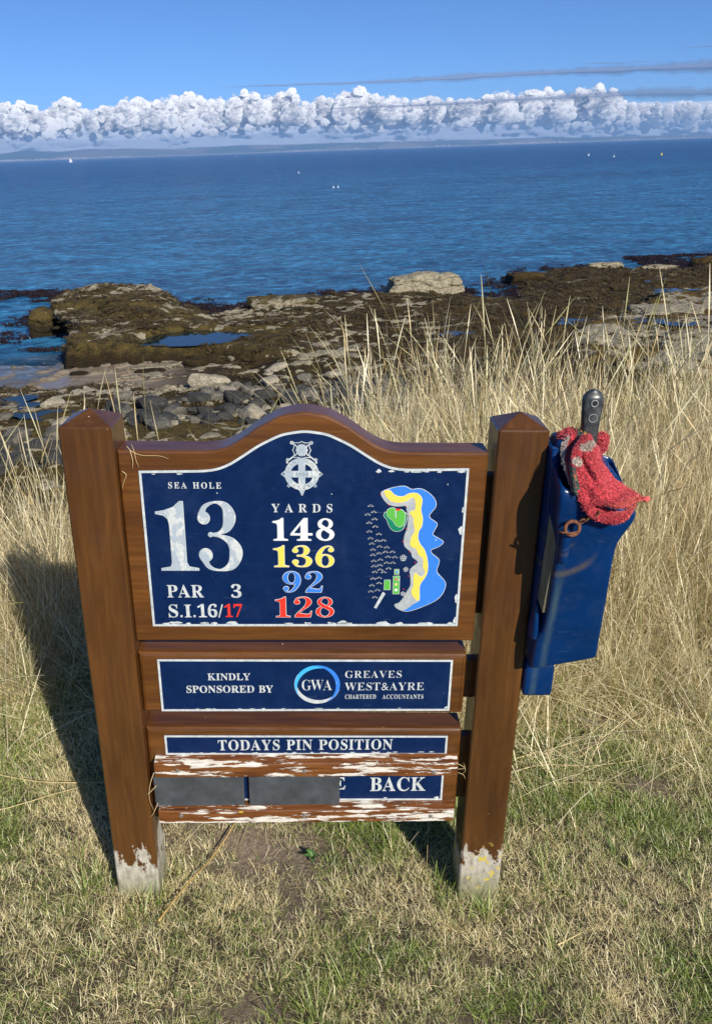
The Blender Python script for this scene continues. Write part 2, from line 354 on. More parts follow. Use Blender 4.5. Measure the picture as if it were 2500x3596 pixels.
# ================================================================== SETTING
def grid(x0, x1, y0, y1, st):
    xs = np.arange(x0, x1 + st / 2, st); ys = np.arange(y0, y1 + st / 2, st)
    X, Y = np.meshgrid(xs, ys); n, m = X.shape
    idx = np.arange(n * m).reshape(n, m)
    F = np.stack([idx[:-1, :-1], idx[:-1, 1:], idx[1:, 1:], idx[1:, :-1]], -1).reshape(-1, 4)
    return X, Y, F

def mat_soil():
    N = NT('dry soil and thatch'); p = N.pos()
    n = N.noise(p, 14, 6, 0.7)
    col = N.ramp(n, [(0.3, (0.030, 0.024, 0.013)), (0.55, (0.070, 0.056, 0.030)), (0.8, (0.13, 0.105, 0.06))])
    dirt = N.ramp(N.noise(p, 55, 6, 0.75), [(0.32, (0.10, 0.07, 0.045)), (0.5, (0.22, 0.165, 0.115)), (0.68, (0.36, 0.285, 0.21))])
    col = N.mix(N.attr('bare'), col, dirt)
    N.set(Base_Color=col, Roughness=0.95, Normal=N.bump(N.noise(p, 60, 6, 0.7), 0.9, 0.012))
    return N.m
M_soil = mat_soil()

X, Y, F = grid(-3.2, 4.6, -2.6, 5.4, 0.035)
turfbase = link('ground', mesh_np('ground', np.stack([X.ravel(), Y.ravel(), ground_z(X, Y).ravel()], 1), F, M_soil, True, {'bare': np.clip(bare_amount(X, Y), 0, 1).ravel()}))
tag(turfbase, 'dry cliff-top turf around the golf tee sign', kind='structure')
# the rest of the cliff top and its bank, coarser, joined round the near sheet
X, Y, F = grid(-40, 48, -30, 17, 0.4)
Z = ground_z(X, Y)
inside = (X > -3.1) & (X < 4.5) & (Y > -2.5) & (Y < 5.3)
Z = np.where(inside, Z - 0.5, Z - 0.02)
bank = link('grassy_bank', mesh_np('grassy_bank', np.stack([X.ravel(), Y.ravel(), Z.ravel()], 1), F, M_soil, True))
tag(bank, 'grassy bank dropping from the cliff top to the beach', kind='structure')

# ---- shore platform
SEA = -5.0
P_MAIN = [(-30, 7), (-30, 21), (-17, 24.5), (-12.2, 25.6), (-10.4, 24.8), (-8.2, 24.0), (-6.6, 24.4), (-5.4, 23.4), (-4.2, 23.2), (-3.4, 24.2),
          (-3.3, 26), (-5, 30), (-5.6, 34), (-3.6, 37.6), (-0.5, 39.6), (0.9, 40.3), (3.5, 40.4), (6.9, 39.6), (7.6, 37.4), (8.6, 37.6), (9.6, 39.6),
          (10.5, 42.6), (13, 45.6), (14.8, 46.2), (18, 44.2), (20, 43.8), (22, 44.6), (30, 46), (45, 47), (45, 7)]
P_OUT = [(-8.95, 27.3), (-9.3, 29.3), (-9.4, 30.6), (-10.6, 32.2), (-11.6, 35.2), (-12.0, 38.0), (-10.6, 39.6), (-8.2, 39.8), (-6.4, 38.4), (-5.0, 35.5),
         (-3.5, 34), (-1, 33.4), (1.5, 32), (1.8, 27), (-0.2, 25.2), (-2.4, 25.4), (-3.6, 26.6), (-5.6, 26.8), (-7.2, 26.9)]
P_PALE = [(7.5, 22.5), (8.2, 26), (9.8, 28.4), (12.2, 31.5), (15, 34.2), (21, 36), (30, 36), (30, 22), (16, 20), (9, 19.5)]
def platform(x, y):
    d = poly_sdf(x, y, P_MAIN) + 0.5 * n2(x, y, 0.45, 4, 21)
    z = SEA - 1.2 + 1.42 * sstep(-1.2, 0.5, d)
    z = z + 0.20 * sstep(0.3, 3.0, d) + 0.16 * n2(x, y, 0.35, 3, 22) + 0.13 * n2(x, y, 1.5, 4, 23, 0.6)
    z = z + 0.35 * sstep(24, 16, y)
    # terraces of the bedrock
    q = n2(x, y * 1.6, 0.28, 3, 24) * 6
    z = z + 0.055 * (np.abs(q - np.round(q)) * 2)
    dp = poly_sdf(x, y, P_PALE) + 0.8 * n2(x, y, 0.6, 3, 25)
    z = z + 0.42 * sstep(-0.4, 0.8, dp) + 0.13 * sstep(0, 1, dp) * n2(x, y * 1.8, 1.1, 4, 26, 0.6)
    # sandy gully between the ledges
    return z, d, dp
def outcrop(x, y):
    d = poly_sdf(x, y, P_OUT) + 0.28 * n2(x, y, 0.8, 4, 31, 0.6)
    top = 0.80 + 0.030 * np.clip(y - 27, 0, 12) * sstep(-3, -7, x) - 0.20 * sstep(-6.5, -1.5, x) * sstep(31, 28, y) - 0.25 * sstep(-2, 1.5, x)
    top = top - 0.32 * sstep(-7.4, -5.4, x) * sstep(30, 33, y)
    top = top + 0.10 * n2(x, y, 0.5, 3, 32) + 0.13 * n2(x, y, 1.9, 4, 33, 0.62)
    top = top + 0.16 * sstep(0.0, 0.35, n2(x * 0.6, y * 1.5, 0.5, 3, 36)) * sstep(30, 32, y) * sstep(-3, -6, x)
    steep = np.where(x < -8.0, 0.28, 0.75)
    z = SEA - 0.5 + (top + 0.5) * sstep(-0.15, 1.0, (d + 0.1) / np.where(x < -7.6, 0.45, 1.1)) 
    # rock pool hollow
    rp = np.hypot((x + 4.5) / 1.75, (y - 28.65) / 1.25) + 0.20 * n2(x, y, 1.3, 3, 35)
    z = np.where((d > 0.3) & (np.abs(x + 4.5) < 1.9) & (y < 28.4), np.minimum(z, SEA + 0.66 + 0.05 * n2(x, y, 4, 2, 37)), z)
    z = np.where(d > 0.3, z + (SEA + 0.52 - z) * sstep(1.15, 0.85, rp), z)
    return z, d

X, Y, F = grid(-27, 40, 9, 51, 0.1)
Z, D, DP = platform(X, Y)
ZO, DO = outcrop(X, Y)
# the sand inlet
sand = sstep(-0.9, 0.3, poly_sdf(X, Y, [(-9.6, 24.6), (-9.4, 27.8), (-7, 27.6), (-3.8, 27.4), (-3.0, 25.6), (-3.6, 23.6), (-5.5, 23.2), (-7.5, 24.2)]) + 0.5 * n2(X, Y, 0.8, 3, 41))
Z = Z * (1 - sand) + (SEA + 0.05 + 0.03 * (X + 8)) * sand
ls = sstep(-22, -16, X) * sstep(-8.2, -9.0, X) * sstep(24.6, 26.2, Y) * sstep(31.5, 28.0, Y)
Z = np.maximum(Z, SEA - 1.3 + (1.255 + 0.05 * n2(X, Y, 1.2, 3, 49)) * ls)
palemask = sstep(-0.3, 0.9, DP) * sstep(-0.35, 0.25, n2(X, Y * 1.5, 0.9, 4, 42))
patch = sstep(0.12, 0.26, n2(X, Y * 1.5, 1.7, 4, 43, 0.6)) * sstep(14, -2, X) * 0.95
stones = sstep(0.10, 0.3, n2(X, Y * 1.4, 3.1, 3, 47)) * np.exp(-((X + 4.6) / 2.6) ** 2 - ((Y - 22.6) / 0.7) ** 2)
grey = sstep(0.12, 0.30, n2(X, Y * 2.2, 0.8, 4, 44)) * 0.75 * sstep(2, 8, X)
pale = np.clip(np.maximum.reduce([palemask, patch, stones, grey * 0.6]), 0, 1) * sstep(SEA - 0.1, SEA + 0.25, Z)
Z = Z + 0.09 * patch + 0.16 * stones

def mat_shore():
    N = NT('weedy wet shore rock'); p = N.pos()
    z = N.sep(p)[2]
    n1 = N.noise(N.mapping(p, (1, 1, 2)), 2.2, 7, 0.72)
    nf = N.noise(p, 15.0, 6, 0.75)
    weed = N.ramp(n1, [(0.28, (0.028, 0.021, 0.009)), (0.40, (0.070, 0.052, 0.017)), (0.56, (0.125, 0.092, 0.027)), (0.78, (0.18, 0.125, 0.032))])
    weed = N.mix(N.ramp(N.math('ADD', z, N.math('MULTIPLY', nf, 0.5)), [(0.0, 0.0), (1.0, 0.0)]), weed, weed)
    och = N.math('MULTIPLY', N.ramp(N.math('DIVIDE', N.sep(p)[0], 12.0), [(0.0, 0.0), (0.6, 1.0)]), N.ramp(N.noise(p, 0.5, 3), [(0.35, 0.2), (0.6, 0.9)]))
    weed = N.mix(N.math('MULTIPLY', och, 0.6), weed, (0.15, 0.078, 0.010))
    lowk = N.ramp(N.math('MULTIPLY', N.math('ADD', N.math('ADD', z, 5.0), N.math('MULTIPLY', N.math('SUBTRACT', n1, 0.5), 0.6)), 1.0), [(0.25, 0.9), (0.75, 0.0)])
    weed = N.mix(lowk, weed, (0.022, 0.014, 0.006))
    weed = N.mix(N.ramp(nf, [(0.38, 0.65), (0.54, 0.0)]), weed, (0.012, 0.010, 0.005))
    rock = N.ramp(N.noise(p, 6.0, 7, 0.75), [(0.3, (0.16, 0.14, 0.095)), (0.5, (0.36, 0.32, 0.22)), (0.72, (0.52, 0.47, 0.34))])
    crk = N.ramp(N.voro(N.mapping(p, (1, 1.7, 1)), 1.7, 'DISTANCE_TO_EDGE'), [(0.0, 0.35), (0.045, 1.0)])
    rock = N.mix(crk, (0.035, 0.026, 0.016), rock)
    pa = N.attr('pale'); thr = N.math('ADD', pa, N.math('MULTIPLY', N.math('SUBTRACT', nf, 0.5), 1.1))
    col = N.mix(N.ramp(thr, [(0.44, 0.0), (0.54, 1.0)]), weed, rock)
    sandc = N.ramp(N.noise(p, 3, 5, 0.6), [(0.3, (0.20, 0.16, 0.115)), (0.7, (0.30, 0.25, 0.185))])
    wetl = N.ramp(N.math('MULTIPLY', N.math('ADD', z, 5.1), 2.0), [(0.0, (0.55, 0.55, 0.55)), (0.5, (1, 1, 1))])
    col = N.mix(N.attr('sand'), col, N.mix(1.0, sandc, wetl, 'MULTIPLY'))
    rough = N.mix(N.attr('sand'), N.ramp(n1, [(0.3, 0.5), (0.6, 0.85)]), N.ramp(N.math('ADD', z, 5.0), [(0.03, 0.10), (0.075, 0.5)]))
    h = N.math('ADD', N.math('MULTIPLY', n1, 0.7), N.math('MULTIPLY', nf, 0.5))
    h = N.math('MULTIPLY', h, N.math('SUBTRACT', 1.0, N.attr('sand')))
    N.set(Base_Color=col, Roughness=rough, Specular_IOR_Level=0.17, Normal=N.bump(h, 1.0, 0.16))
    return N.m
M_shore = mat_shore()
so = link('beach', mesh_np('beach', np.stack([X.ravel(), Y.ravel(), Z.ravel()], 1), F, M_shore, True,
          {'pale': pale.ravel(), 'sand': np.clip(sand * sstep(SEA + 0.2, SEA + 0.1, Z) + ls * (Z < SEA + 0.10), 0, 1).ravel()}))
tag(so, 'weed covered rock platform with sand gully and small pools', kind='structure')

# ---- the large left outcrop, a solid of its own
x0, x1, y0, y1 = -13, 3.2, 24.2, 41
X, Y, F = grid(x0, x1, y0, y1, 0.085)
ZO, DO = outcrop(X, Y)
XX = X.copy()
low = sstep(0.95, 0.25, ZO - SEA)
XX = XX + 1.5 * low * sstep(-0.6, 0.5, DO + 0.35) * sstep(-7.9, -8.9, X) * sstep(30, 31.2, Y) * sstep(34.5, 33, Y)  # undercut hollow
keep = (ZO > SEA - 0.45).ravel()
fk = keep[F].any(1)
palo = np.maximum(sstep(0.16, 0.34, n2(X, Y * 1.5, 1.25, 5, 51, 0.65)), sstep(0.14, 0.30, n2(X, Y * 1.3, 3.3, 3, 54)) * sstep(-0.2, 0.15, n2(X, Y, 0.5, 2, 55)))
palo = np.maximum(palo * sstep(0.25, 0.6, ZO - SEA), sstep(0.75, 0.95, n2(X, Y, 0.5, 2, 52) + sstep(34.5, 38, Y) * 1.0))
rimp = np.exp(-((DO - 0.5) / 0.45) ** 2) * sstep(-6, -9, X) * sstep(30, 32, Y) + np.exp(-((X + 5.9) / 0.7) ** 2 - ((Y - 34.8) / 2.0) ** 2)
palo = np.clip(np.maximum(palo, rimp * sstep(-0.3, 0.2, n2(X, Y, 1.6, 3, 53))), 0, 1)
oc = link('rock_outcrop', mesh_np('rock_outcrop', np.stack([XX.ravel(), Y.ravel(), ZO.ravel()], 1), F[fk], M_shore, True,
          {'pale': palo.ravel(), 'sand': np.zeros(X.size)}))
tag(oc, 'broad weedy rock outcrop with an undercut hollow and a blue rock pool at the water', 'rock')

def mat_water(name, deep, waves=1.0, rough=0.26):
    N = NT(name); p = N.pos()
    s = N.sep(p)
    big = N.noise(N.mapping(p, (0.012, 0.028, 1)), 1.0, 4, 0.6)
    dist = N.ramp(N.math('DIVIDE', s[1], 600.0), [(0.05, 0.0), (0.55, 1.0)])
    colr = N.mix(dist, deep[0], deep[1])
    colr = N.mix(N.ramp(big, [(0.40, 0.0), (0.68, 0.75)]), colr, tuple(c * 0.55 for c in deep[1]))
    wa = N.noise(N.mapping(p, (1.15, 1.5, 1), rot=(0, 0, 0.15)), 1.0, 6, 0.68, 0.4)
    wb = N.noise(N.mapping(p, (0.20, 0.30, 1), rot=(0, 0, -0.1)), 1.0, 6, 0.74, 0.4)
    wm = N.math('ADD', N.math('MULTIPLY', wa, 0.6), N.math('MULTIPLY', wb, 0.4))
    colr = N.mix(N.ramp(wm, [(0.40, 1.0), (0.50, 0.0)]), colr, tuple(c * 0.5 for c in deep[1]))
    colr = N.mix(N.ramp(wm, [(0.50, 0.0), (0.62, 1.0)]), colr, tuple(c * 1.7 for c in deep[0]))
    w1 = N.noise(N.mapping(p, (0.50, 0.85, 1), rot=(0, 0, 0.12)), 1.0, 5, 0.62, 0.5)
    w2 = N.noise(N.mapping(p, (2.0, 2.9, 1), rot=(0, 0, -0.2)), 1.0, 4, 0.6, 0.3)
    w3 = N.noise(N.mapping(p, (0.09, 0.17, 1), rot=(0, 0, 0.05)), 1.0, 3, 0.55)
    h = N.math('ADD', N.math('ADD', N.math('MULTIPLY', w1, 0.9), N.math('MULTIPLY', w2, 0.22)), N.math('MULTIPLY', w3, 1.6))
    # sheltered water behind the outcrop lies flat
    shel = N.math('MULTIPLY', N.ramp(N.math('DIVIDE', N.math('ADD', s[0], 9.0), 4.0), [(0.0, 1.0), (0.5, 0.0)]),
                  N.ramp(N.math('DIVIDE', s[1], 60.0), [(0.60, 1.0), (0.72, 0.0)]))
    k = N.math('SUBTRACT', 1.0, N.math('MULTIPLY', shel, 0.93))
    h = N.math('MULTIPLY', N.math('MULTIPLY', h, k), waves)
    N.set(Base_Color=colr, Roughness=rough, IOR=1.33, Specular_IOR_Level=0.17, Normal=N.bump(h, 1.0, 1.0))
    foam = N.math('MULTIPLY', N.ramp(N.noise(N.mapping(p, (0.5, 1.2, 1)), 1.5, 7, 0.75, 0.8), [(0.46, 0.0), (0.66, 0.75)]), N.math('MULTIPLY', N.ramp(N.math('DIVIDE', s[1], 60.0), [(0.425, 0.6), (0.445, 1.0), (0.475, 1.0), (0.50, 0.0)]), N.ramp(N.math('DIVIDE', N.math('ADD', s[0], 20.0), 20.0), [(0.53, 1.0), (0.60, 0.0)])))
    N.set(Base_Color=N.mix(foam, colr, (0.55, 0.58, 0.66)))
    # clear over the last few centimetres of sand
    shallow = N.math('MULTIPLY', N.ramp(N.math('DIVIDE', s[1], 60.0), [(0.475, 1.0), (0.53, 0.0)]), N.ramp(N.math('DIVIDE', N.math('ADD', s[0], 40.0), 40.0), [(0.3, 0.2), (0.72, 1.0)]))
    N.set(Alpha=N.math('MAXIMUM', foam, N.math('SUBTRACT', 1.0, N.math('MULTIPLY', shallow, 0.72))))
    return N.m
M_sea = mat_water('sea water', ((0.030, 0.16, 0.31), (0.002, 0.044, 0.165)))
sv = [(-16000, 8, SEA), (16000, 8, SEA), (16000, 13500, SEA), (-16000, 13500, SEA)]
sea = link('sea', mesh_np('sea', sv, [(0, 1, 2, 3)], M_sea))
tag(sea, 'deep blue sea with small ripples', kind='structure')

# rock pool surface on the outcrop
a = np.linspace(0, 2 * np.pi, 60, endpoint=False)
pv = [(-4.55 + 2.2 * math.cos(t), 28.75 + 1.5 * math.sin(t), SEA + 0.645) for t in a]
N = NT('still pool water'); p = N.pos()
N.set(Base_Color=(0.01, 0.02, 0.02), Roughness=0.03, IOR=1.33, Normal=N.bump(N.noise(p, 5, 2), 0.02, 0.02)); M_pool = N.m
tag(link('rock_pool', mesh_np('rock_pool', pv, [tuple(range(60))], M_pool), None, oc), None)
oc_pool_parent = oc
for (px_, py_, r_, zz) in [(12.4, 27.5, 1.0, 0.30), (9.7, 29.5, 0.7, 0.30), (14.9, 33.2, 0.55, 0.35), (16.8, 38.6, 0.6, 0.30), (-8.6, 20.6, 0.75, 0.35), (-7.2, 19.3, 0.5, 0.42), (-0.6, 35.2, 0.5, 0.3),
                           (5.6, 28.2, 0.7, 0.3), (-9.8, 21.8, 0.6, 0.3)]:
    zc = float(platform(np.array([px_]), np.array([py_]))[0][0])
    vv = []
    for k, t in enumerate(a):
        rr = r_ * (1 + 0.35 * math.sin(3 * t + px_) + 0.2 * math.sin(5 * t + py_))
        vv.append((px_ + 1.5 * rr * math.cos(t), py_ + 0.8 * rr * math.sin(t), zc + 0.02))
    tag(link('pool', mesh_np('pool', vv, [tuple(range(60))], M_pool)), 'shallow pool of sea water lying on the weedy rock', kind='structure')

# ---- hills across the firth
def mat_hill():
    N = NT('distant fields and woods'); p = N.pos()
    v = N.voro(N.mapping(p, (0.0016, 0.0006, 0.006)), 1.0, 'F1', 'Color')
    rr = N.sep(v)[0]
    col = N.ramp(rr, [(0.0, (0.025, 0.05, 0.03)), (0.42, (0.04, 0.07, 0.035)), (0.58, (0.09, 0.10, 0.055)), (0.74, (0.18, 0.14, 0.09)), (0.88, (0.27, 0.20, 0.13))])
    N.set(Base_Color=col, Roughness=1.0, Specular_IOR_Level=0.0)
    return N.m
M_hill = mat_hill()
azs = np.radians(np.arange(-55, 57, 0.12)); tt = np.linspace(0, 1, 16)
hp_az = np.radians([-42, -19, -17.2, -15.5, -13.6, -10.2, -7.5, -5, -1.6, 1.5, 7.1, 14, 19.3, 24.2, 50])
hp_el = 0.88 * np.array([0.5, 0.45, 0.62, 0.46, 0.56, 0.48, 0.38, 0.50, 0.48, 0.48, 0.38, 0.32, 0.22, 0.17, 0.15])
topel = np.interp(azs, hp_az, hp_el) + 0.035 * fbm(np.stack([azs * 55, azs * 0, azs * 0], -1), 4, 61)
A, T = np.meshgrid(azs, tt); TE = np.broadcast_to(topel, A.shape)
r0 = 12500; rad = r0 + 2600 * T
hz = (rad[-1, 0] * np.tan(np.radians(TE)) + 5) * np.sin(T * np.pi / 2) ** 0.8 * (1 + 0.12 * fbm(np.stack([A * 40, T * 3, A * 0], -1), 3, 62) * (T < 0.95))
HV = np.stack([rad * np.sin(A), rad * np.cos(A), SEA - 1 + hz], -1)
n_, m_ = A.shape; idx = np.arange(n_ * m_).reshape(n_, m_)
HF = np.stack([idx[:-1, :-1], idx[:-1, 1:], idx[1:, 1:], idx[1:, :-1]], -1).reshape(-1, 4)
hills = link('hills', mesh_np('hills', HV.reshape(-1, 3), HF, M_hill, True))
tag(hills, 'low hazy coast of fields and woods across the water', kind='structure')
# white shoreline houses, too far off to count
bmh = bmesh.new()
for cl, n_h, sp in ((-18.2, 60, 0.6), (-15.5, 55, 1.1), (-12.5, 35, 1.4), (-0.8, 45, 0.9), (2.5, 25, 1.0), (8.5, 25, 0.8), (12, 25, 1.2), (14.5, 40, 0.8), (20, 25, 1.3)):
    for _ in range(n_h):
        az = R(random.gauss(cl, sp)); rr = r0 + random.uniform(-8, 70)
        s_ = random.uniform(6, 12)
        bmesh.ops.create_cube(bmh, size=1, matrix=Matrix.Translation((rr * math.sin(az), rr * math.cos(az), SEA + 3 + (rr - r0) * 0.16 + s_ * 0.4)) @ Matrix.Diagonal((s_ * 1.9, s_, s_ * 0.9, 1)))
ho = link('town_houses', bm_mesh('town_houses', bmh, mat_simple('pale rendered house', (0.62, 0.58, 0.53), 0.9)))
tag(ho, 'white specks of a town along the far shoreline', 'houses', kind='stuff')
# pale beach line of the far coast
bv = []
for az in azs: bv += [((r0 - 60) * math.sin(az), (r0 - 60) * math.cos(az), SEA - 0.5), ((r0 - 20) * math.sin(az), (r0 - 20) * math.cos(az), SEA + 9)]
bf = [(2 * i, 2 * i + 2, 2 * i + 3, 2 * i + 1) for i in range(len(azs) - 1)]
tag(link('far_beach', mesh_np('far_beach', bv, bf, mat_simple('far pale sand', (0.36, 0.30, 0.24), 0.95, 0, 0.3, 0.004))), 'pale strip of beach under the far hills', kind='structure')

# ---- haze
hb = bmesh.new()
bmesh.ops.create_cube(hb, size=1, matrix=Matrix.Translation((0, 7700, 120)) @ Matrix.Diagonal((34000, 16000, 255, 1)))
HZ = bpy.data.materials.new('sea haze'); HZ.use_nodes = True
ht = HZ.node_tree; ht.nodes.remove(ht.nodes['Principled BSDF'])
pvn = ht.nodes.new('ShaderNodeVolumePrincipled')
pvn.inputs['Color'].default_value = (0.32, 0.58, 1.0, 1)
pvn.inputs['Density'].default_value = 1.15e-4
pvn.inputs['Anisotropy'].default_value = 0.0
ht.links.new(pvn.outputs[0], ht.nodes['Material Output'].inputs['Volume'])
hz_o = link('haze', bm_mesh('haze', hb, HZ))
tag(hz_o, 'thin blue sea haze over the firth', kind='stuff')
hz_o.data.materials[0].cycles.homogeneous_volume = True if hasattr(HZ, 'cycles') and hasattr(HZ.cycles, 'homogeneous_volume') else True

# ---- clouds
PROF = [[-56, 2.5], [-51, 3.1], [-47, 2.6], [-42, 3.3], [-37, 2.9], [-32, 2.8], [-26, 3.2], [-22, 2.7], [-19.67, 3.13], [-18.2, 3.3], [-16.78, 3.05], [-15.82, 2.85], [-14.34, 3.41], [-13.54, 2.81], [-12.9, 2.79], [-11.94, 3.14], [-10.85, 3.48], [-9.85, 3.1], [-8.89, 3.32], [-7.25, 3.72], [-6.24, 3.02], [-5.27, 3.24], [-4.03, 3.46], [-2.53, 3.42], [-1.15, 3.43], [-0.36, 2.8], [0.77, 3.21], [2.3, 3.53], [4.36, 3.1], [7.11, 2.95], [9.04, 2.64], [9.85, 2.78], [11.74, 3.08], [12.82, 2.79], [14.65, 3.31], [16.0, 2.71], [17.53, 3.07], [18.59, 2.62], [19.9, 2.13], [24.03, 1.85], [26.49, 1.9], [32, 2.6], [38, 2.4], [43, 3.0], [49, 2.5], [56, 2.8]]
pa_ = np.array(PROF)
def mat_cloud(name, col, alpha=1.0, edge=0.55, facs=0.35, soft=0.0):
    N = NT(name); N.t.nodes.remove(N.b)
    # shading normal bent part way to a fixed sunward direction, imitating light scattered inside
    gN = N.n('ShaderNodeNewGeometry').outputs['Normal']
    v1 = N.n('ShaderNodeVectorMath', operation='SCALE', inp={0: gN, 'Scale': 1.0 - soft}).outputs[0]
    v2 = N.n('ShaderNodeVectorMath', operation='ADD', inp={0: v1, 1: (0.25 * soft, -0.80 * soft, 0.55 * soft)}).outputs[0]
    nrm = N.n('ShaderNodeVectorMath', operation='NORMALIZE', inp={0: v2}).outputs[0]
    df = N.n('ShaderNodeBsdfDiffuse', inp={'Color': (*col, 1), 'Normal': nrm})
    tr = N.n('ShaderNodeBsdfTranslucent', inp={'Color': (*col, 1)})
    mx = N.n('ShaderNodeMixShader', inp={0: facs, 1: df.outputs[0], 2: tr.outputs[0]})
    tp = N.n('ShaderNodeBsdfTransparent')
    lw = N.n('ShaderNodeLayerWeight', inp={'Blend': 0.5}).outputs['Facing']
    nz = N.noise(N.mapping(N.pos(), (1, 1, 1)), 0.004, 5, 0.65)
    a_ = N.math('ADD', lw, N.math('MULTIPLY', N.math('SUBTRACT', nz, 0.5), 0.5))
    f = N.ramp(a_, [(edge, alpha), (1.0, 0.0)])
    m2 = N.n('ShaderNodeMixShader', inp={0: f, 1: tp.outputs[0], 2: mx.outputs[0]})
    N.l(m2.outputs[0], N.out.inputs['Surface'])
    return N.m
ico = bmesh.new(); bmesh.ops.create_icosphere(ico, subdivisions=4, radius=1)
IV = np.array([v.co[:] for v in ico.verts]); IF = np.array([[v.index for v in f.verts] for f in ico.faces]); ico.free()
def puffs(x, y, seed, jit=0.9):
    """height of round billows packed in cells, 0..1"""
    xi = np.floor(x).astype(np.int64); yi = np.floor(y).astype(np.int64); best = np.zeros(x.shape)
    for dx in (-1, 0, 1):
        for dy in (-1, 0, 1):
            cx = xi + dx; cy = yi + dy
            px_ = cx + 0.5 + jit * (hash3(cx, cy, cx * 0, seed) - 0.5); py_ = cy + 0.5 + jit * (hash3(cx, cy, cx * 0 + 1, seed) - 0.5)
            rr = 0.55 + 0.5 * hash3(cx, cy, cx * 0 + 2, seed); d2 = ((x - px_) ** 2 + (y - py_) ** 2) / rr ** 2
            best = np.maximum(best, np.sqrt(np.maximum(0, 1 - d2)) * rr)
    return best
def curtain(name, mat, az0, az1, daz, nv, dist, base, topf, depth, cell, sq, lump, seed, under=0.25, octv=4):
    az = np.arange(az0, az1, daz); v = np.linspace(0, 1, nv); A, Vv = np.meshgrid(az, v)
    te = topf(az)[None, :]; be = base(az)[None, :]
    el = be + (te - be) * np.sin(Vv * np.pi / 2) ** 0.9
    qx = A / cell + 0.35 * vnoise(np.stack([A * 1.3, el * 1.3, A * 0], -1), seed); qy = el / (cell * sq) + 0.35 * vnoise(np.stack([A * 1.3, el * 1.3, A * 0 + 9], -1), seed + 1)
    h = 0; a_ = 1.0; f_ = 1.0
    for k in range(octv):
        h = h + a_ * puffs(qx * f_ + 7 * k, qy * f_ + 3 * k, seed + k); a_ *= 0.5; f_ *= 2.1
    h = h / 2.0 + 0.10 * fbm(np.stack([A * 6, el * 6, A * 0], -1), 4, seed + 9)
    big = fbm(np.stack([A * 0.45, el * 0.4, A * 0], -1), 2, seed + 11)
    D_ = dist + depth * (Vv ** 3) * 1.6 + depth * 0.22 * np.clip(under - Vv, 0, 1) / under - lump * h * (1 - 0.3 * Vv) - lump * 0.9 * big
    el = el + (h - 0.45) * topf.k * sstep(0.05, 0.7, Vv)
    a2 = np.radians(A); V = np.stack([D_ * np.sin(a2), D_ * np.cos(a2), D_ * np.tan(np.radians(el))], -1).reshape(-1, 3)
    n, m = A.shape; idx = np.arange(n * m).reshape(n, m)
    F = np.stack([idx[:-1, :-1], idx[:-1, 1:], idx[1:, 1:], idx[1:, :-1]], -1).reshape(-1, 4)
    back = V.copy(); back[:, 0] *= 1.16; back[:, 1] *= 1.16; back[:, 2] *= 1.04
    return link(name, mesh_np(name, np.concatenate([V, back]), np.concatenate([F, (F + n * m)[:, ::-1]]), mat, True, {'v': np.tile(Vv.ravel(), 2)}))
class TopF:
    def __init__(s, fn, k): s.fn = fn; s.k = k
    def __call__(s, a): return s.fn(a)
M_cum = mat_cloud('cumulus cloud', (0.97, 0.975, 0.98), 1.0, 0.40, 0.34, 0.50)
M_wisp = mat_cloud('thin cloud edge', (0.98, 0.98, 0.99), 0.30, 0.15, 0.5, 0.6)
cr = np.random.default_rng(11)
def topel(a): return float(np.interp(a, pa_[:, 0], pa_[:, 1]) - 0.12 + 0.16 * math.sin(a * 2.1 + 1) * math.sin(a * 0.73))
VV = []; FF = []; off = 0
def billow(az, el, dd, rdeg):
    global off
    a_ = R(az); c = np.array([dd * math.sin(a_), dd * math.cos(a_), dd * math.tan(R(el))]); r = dd * math.tan(R(rdeg))
    sx = cr.uniform(0.95, 1.35); nn = fbm(IV * 1.7 + cr.uniform(0, 90), 4, 70, 0.48); ab = 1 - np.abs(fbm(IV * 3.1 + cr.uniform(0, 90), 3, 75, 0.5)) * 2
    V = IV * (r * (0.92 + 0.34 * nn + 0.06 * ab))[:, None] * np.array([sx, 1.0, cr.uniform(0.85, 1.0)])
    rot_ = np.array([math.sin(a_), math.cos(a_), 0.0]); V = V - (V @ rot_)[:, None] * rot_ * 0.45
    VV.append(V + c); FF.append(IF + off); off += len(IV)
wisps = []
ico1 = bmesh.new(); bmesh.ops.create_icosphere(ico1, subdivisions=2, radius=1); WV = np.array([v.co[:] for v in ico1.verts]); WF = np.array([[v.index for v in f.verts] for f in ico1.faces]); ico1.free()
az = -54.0
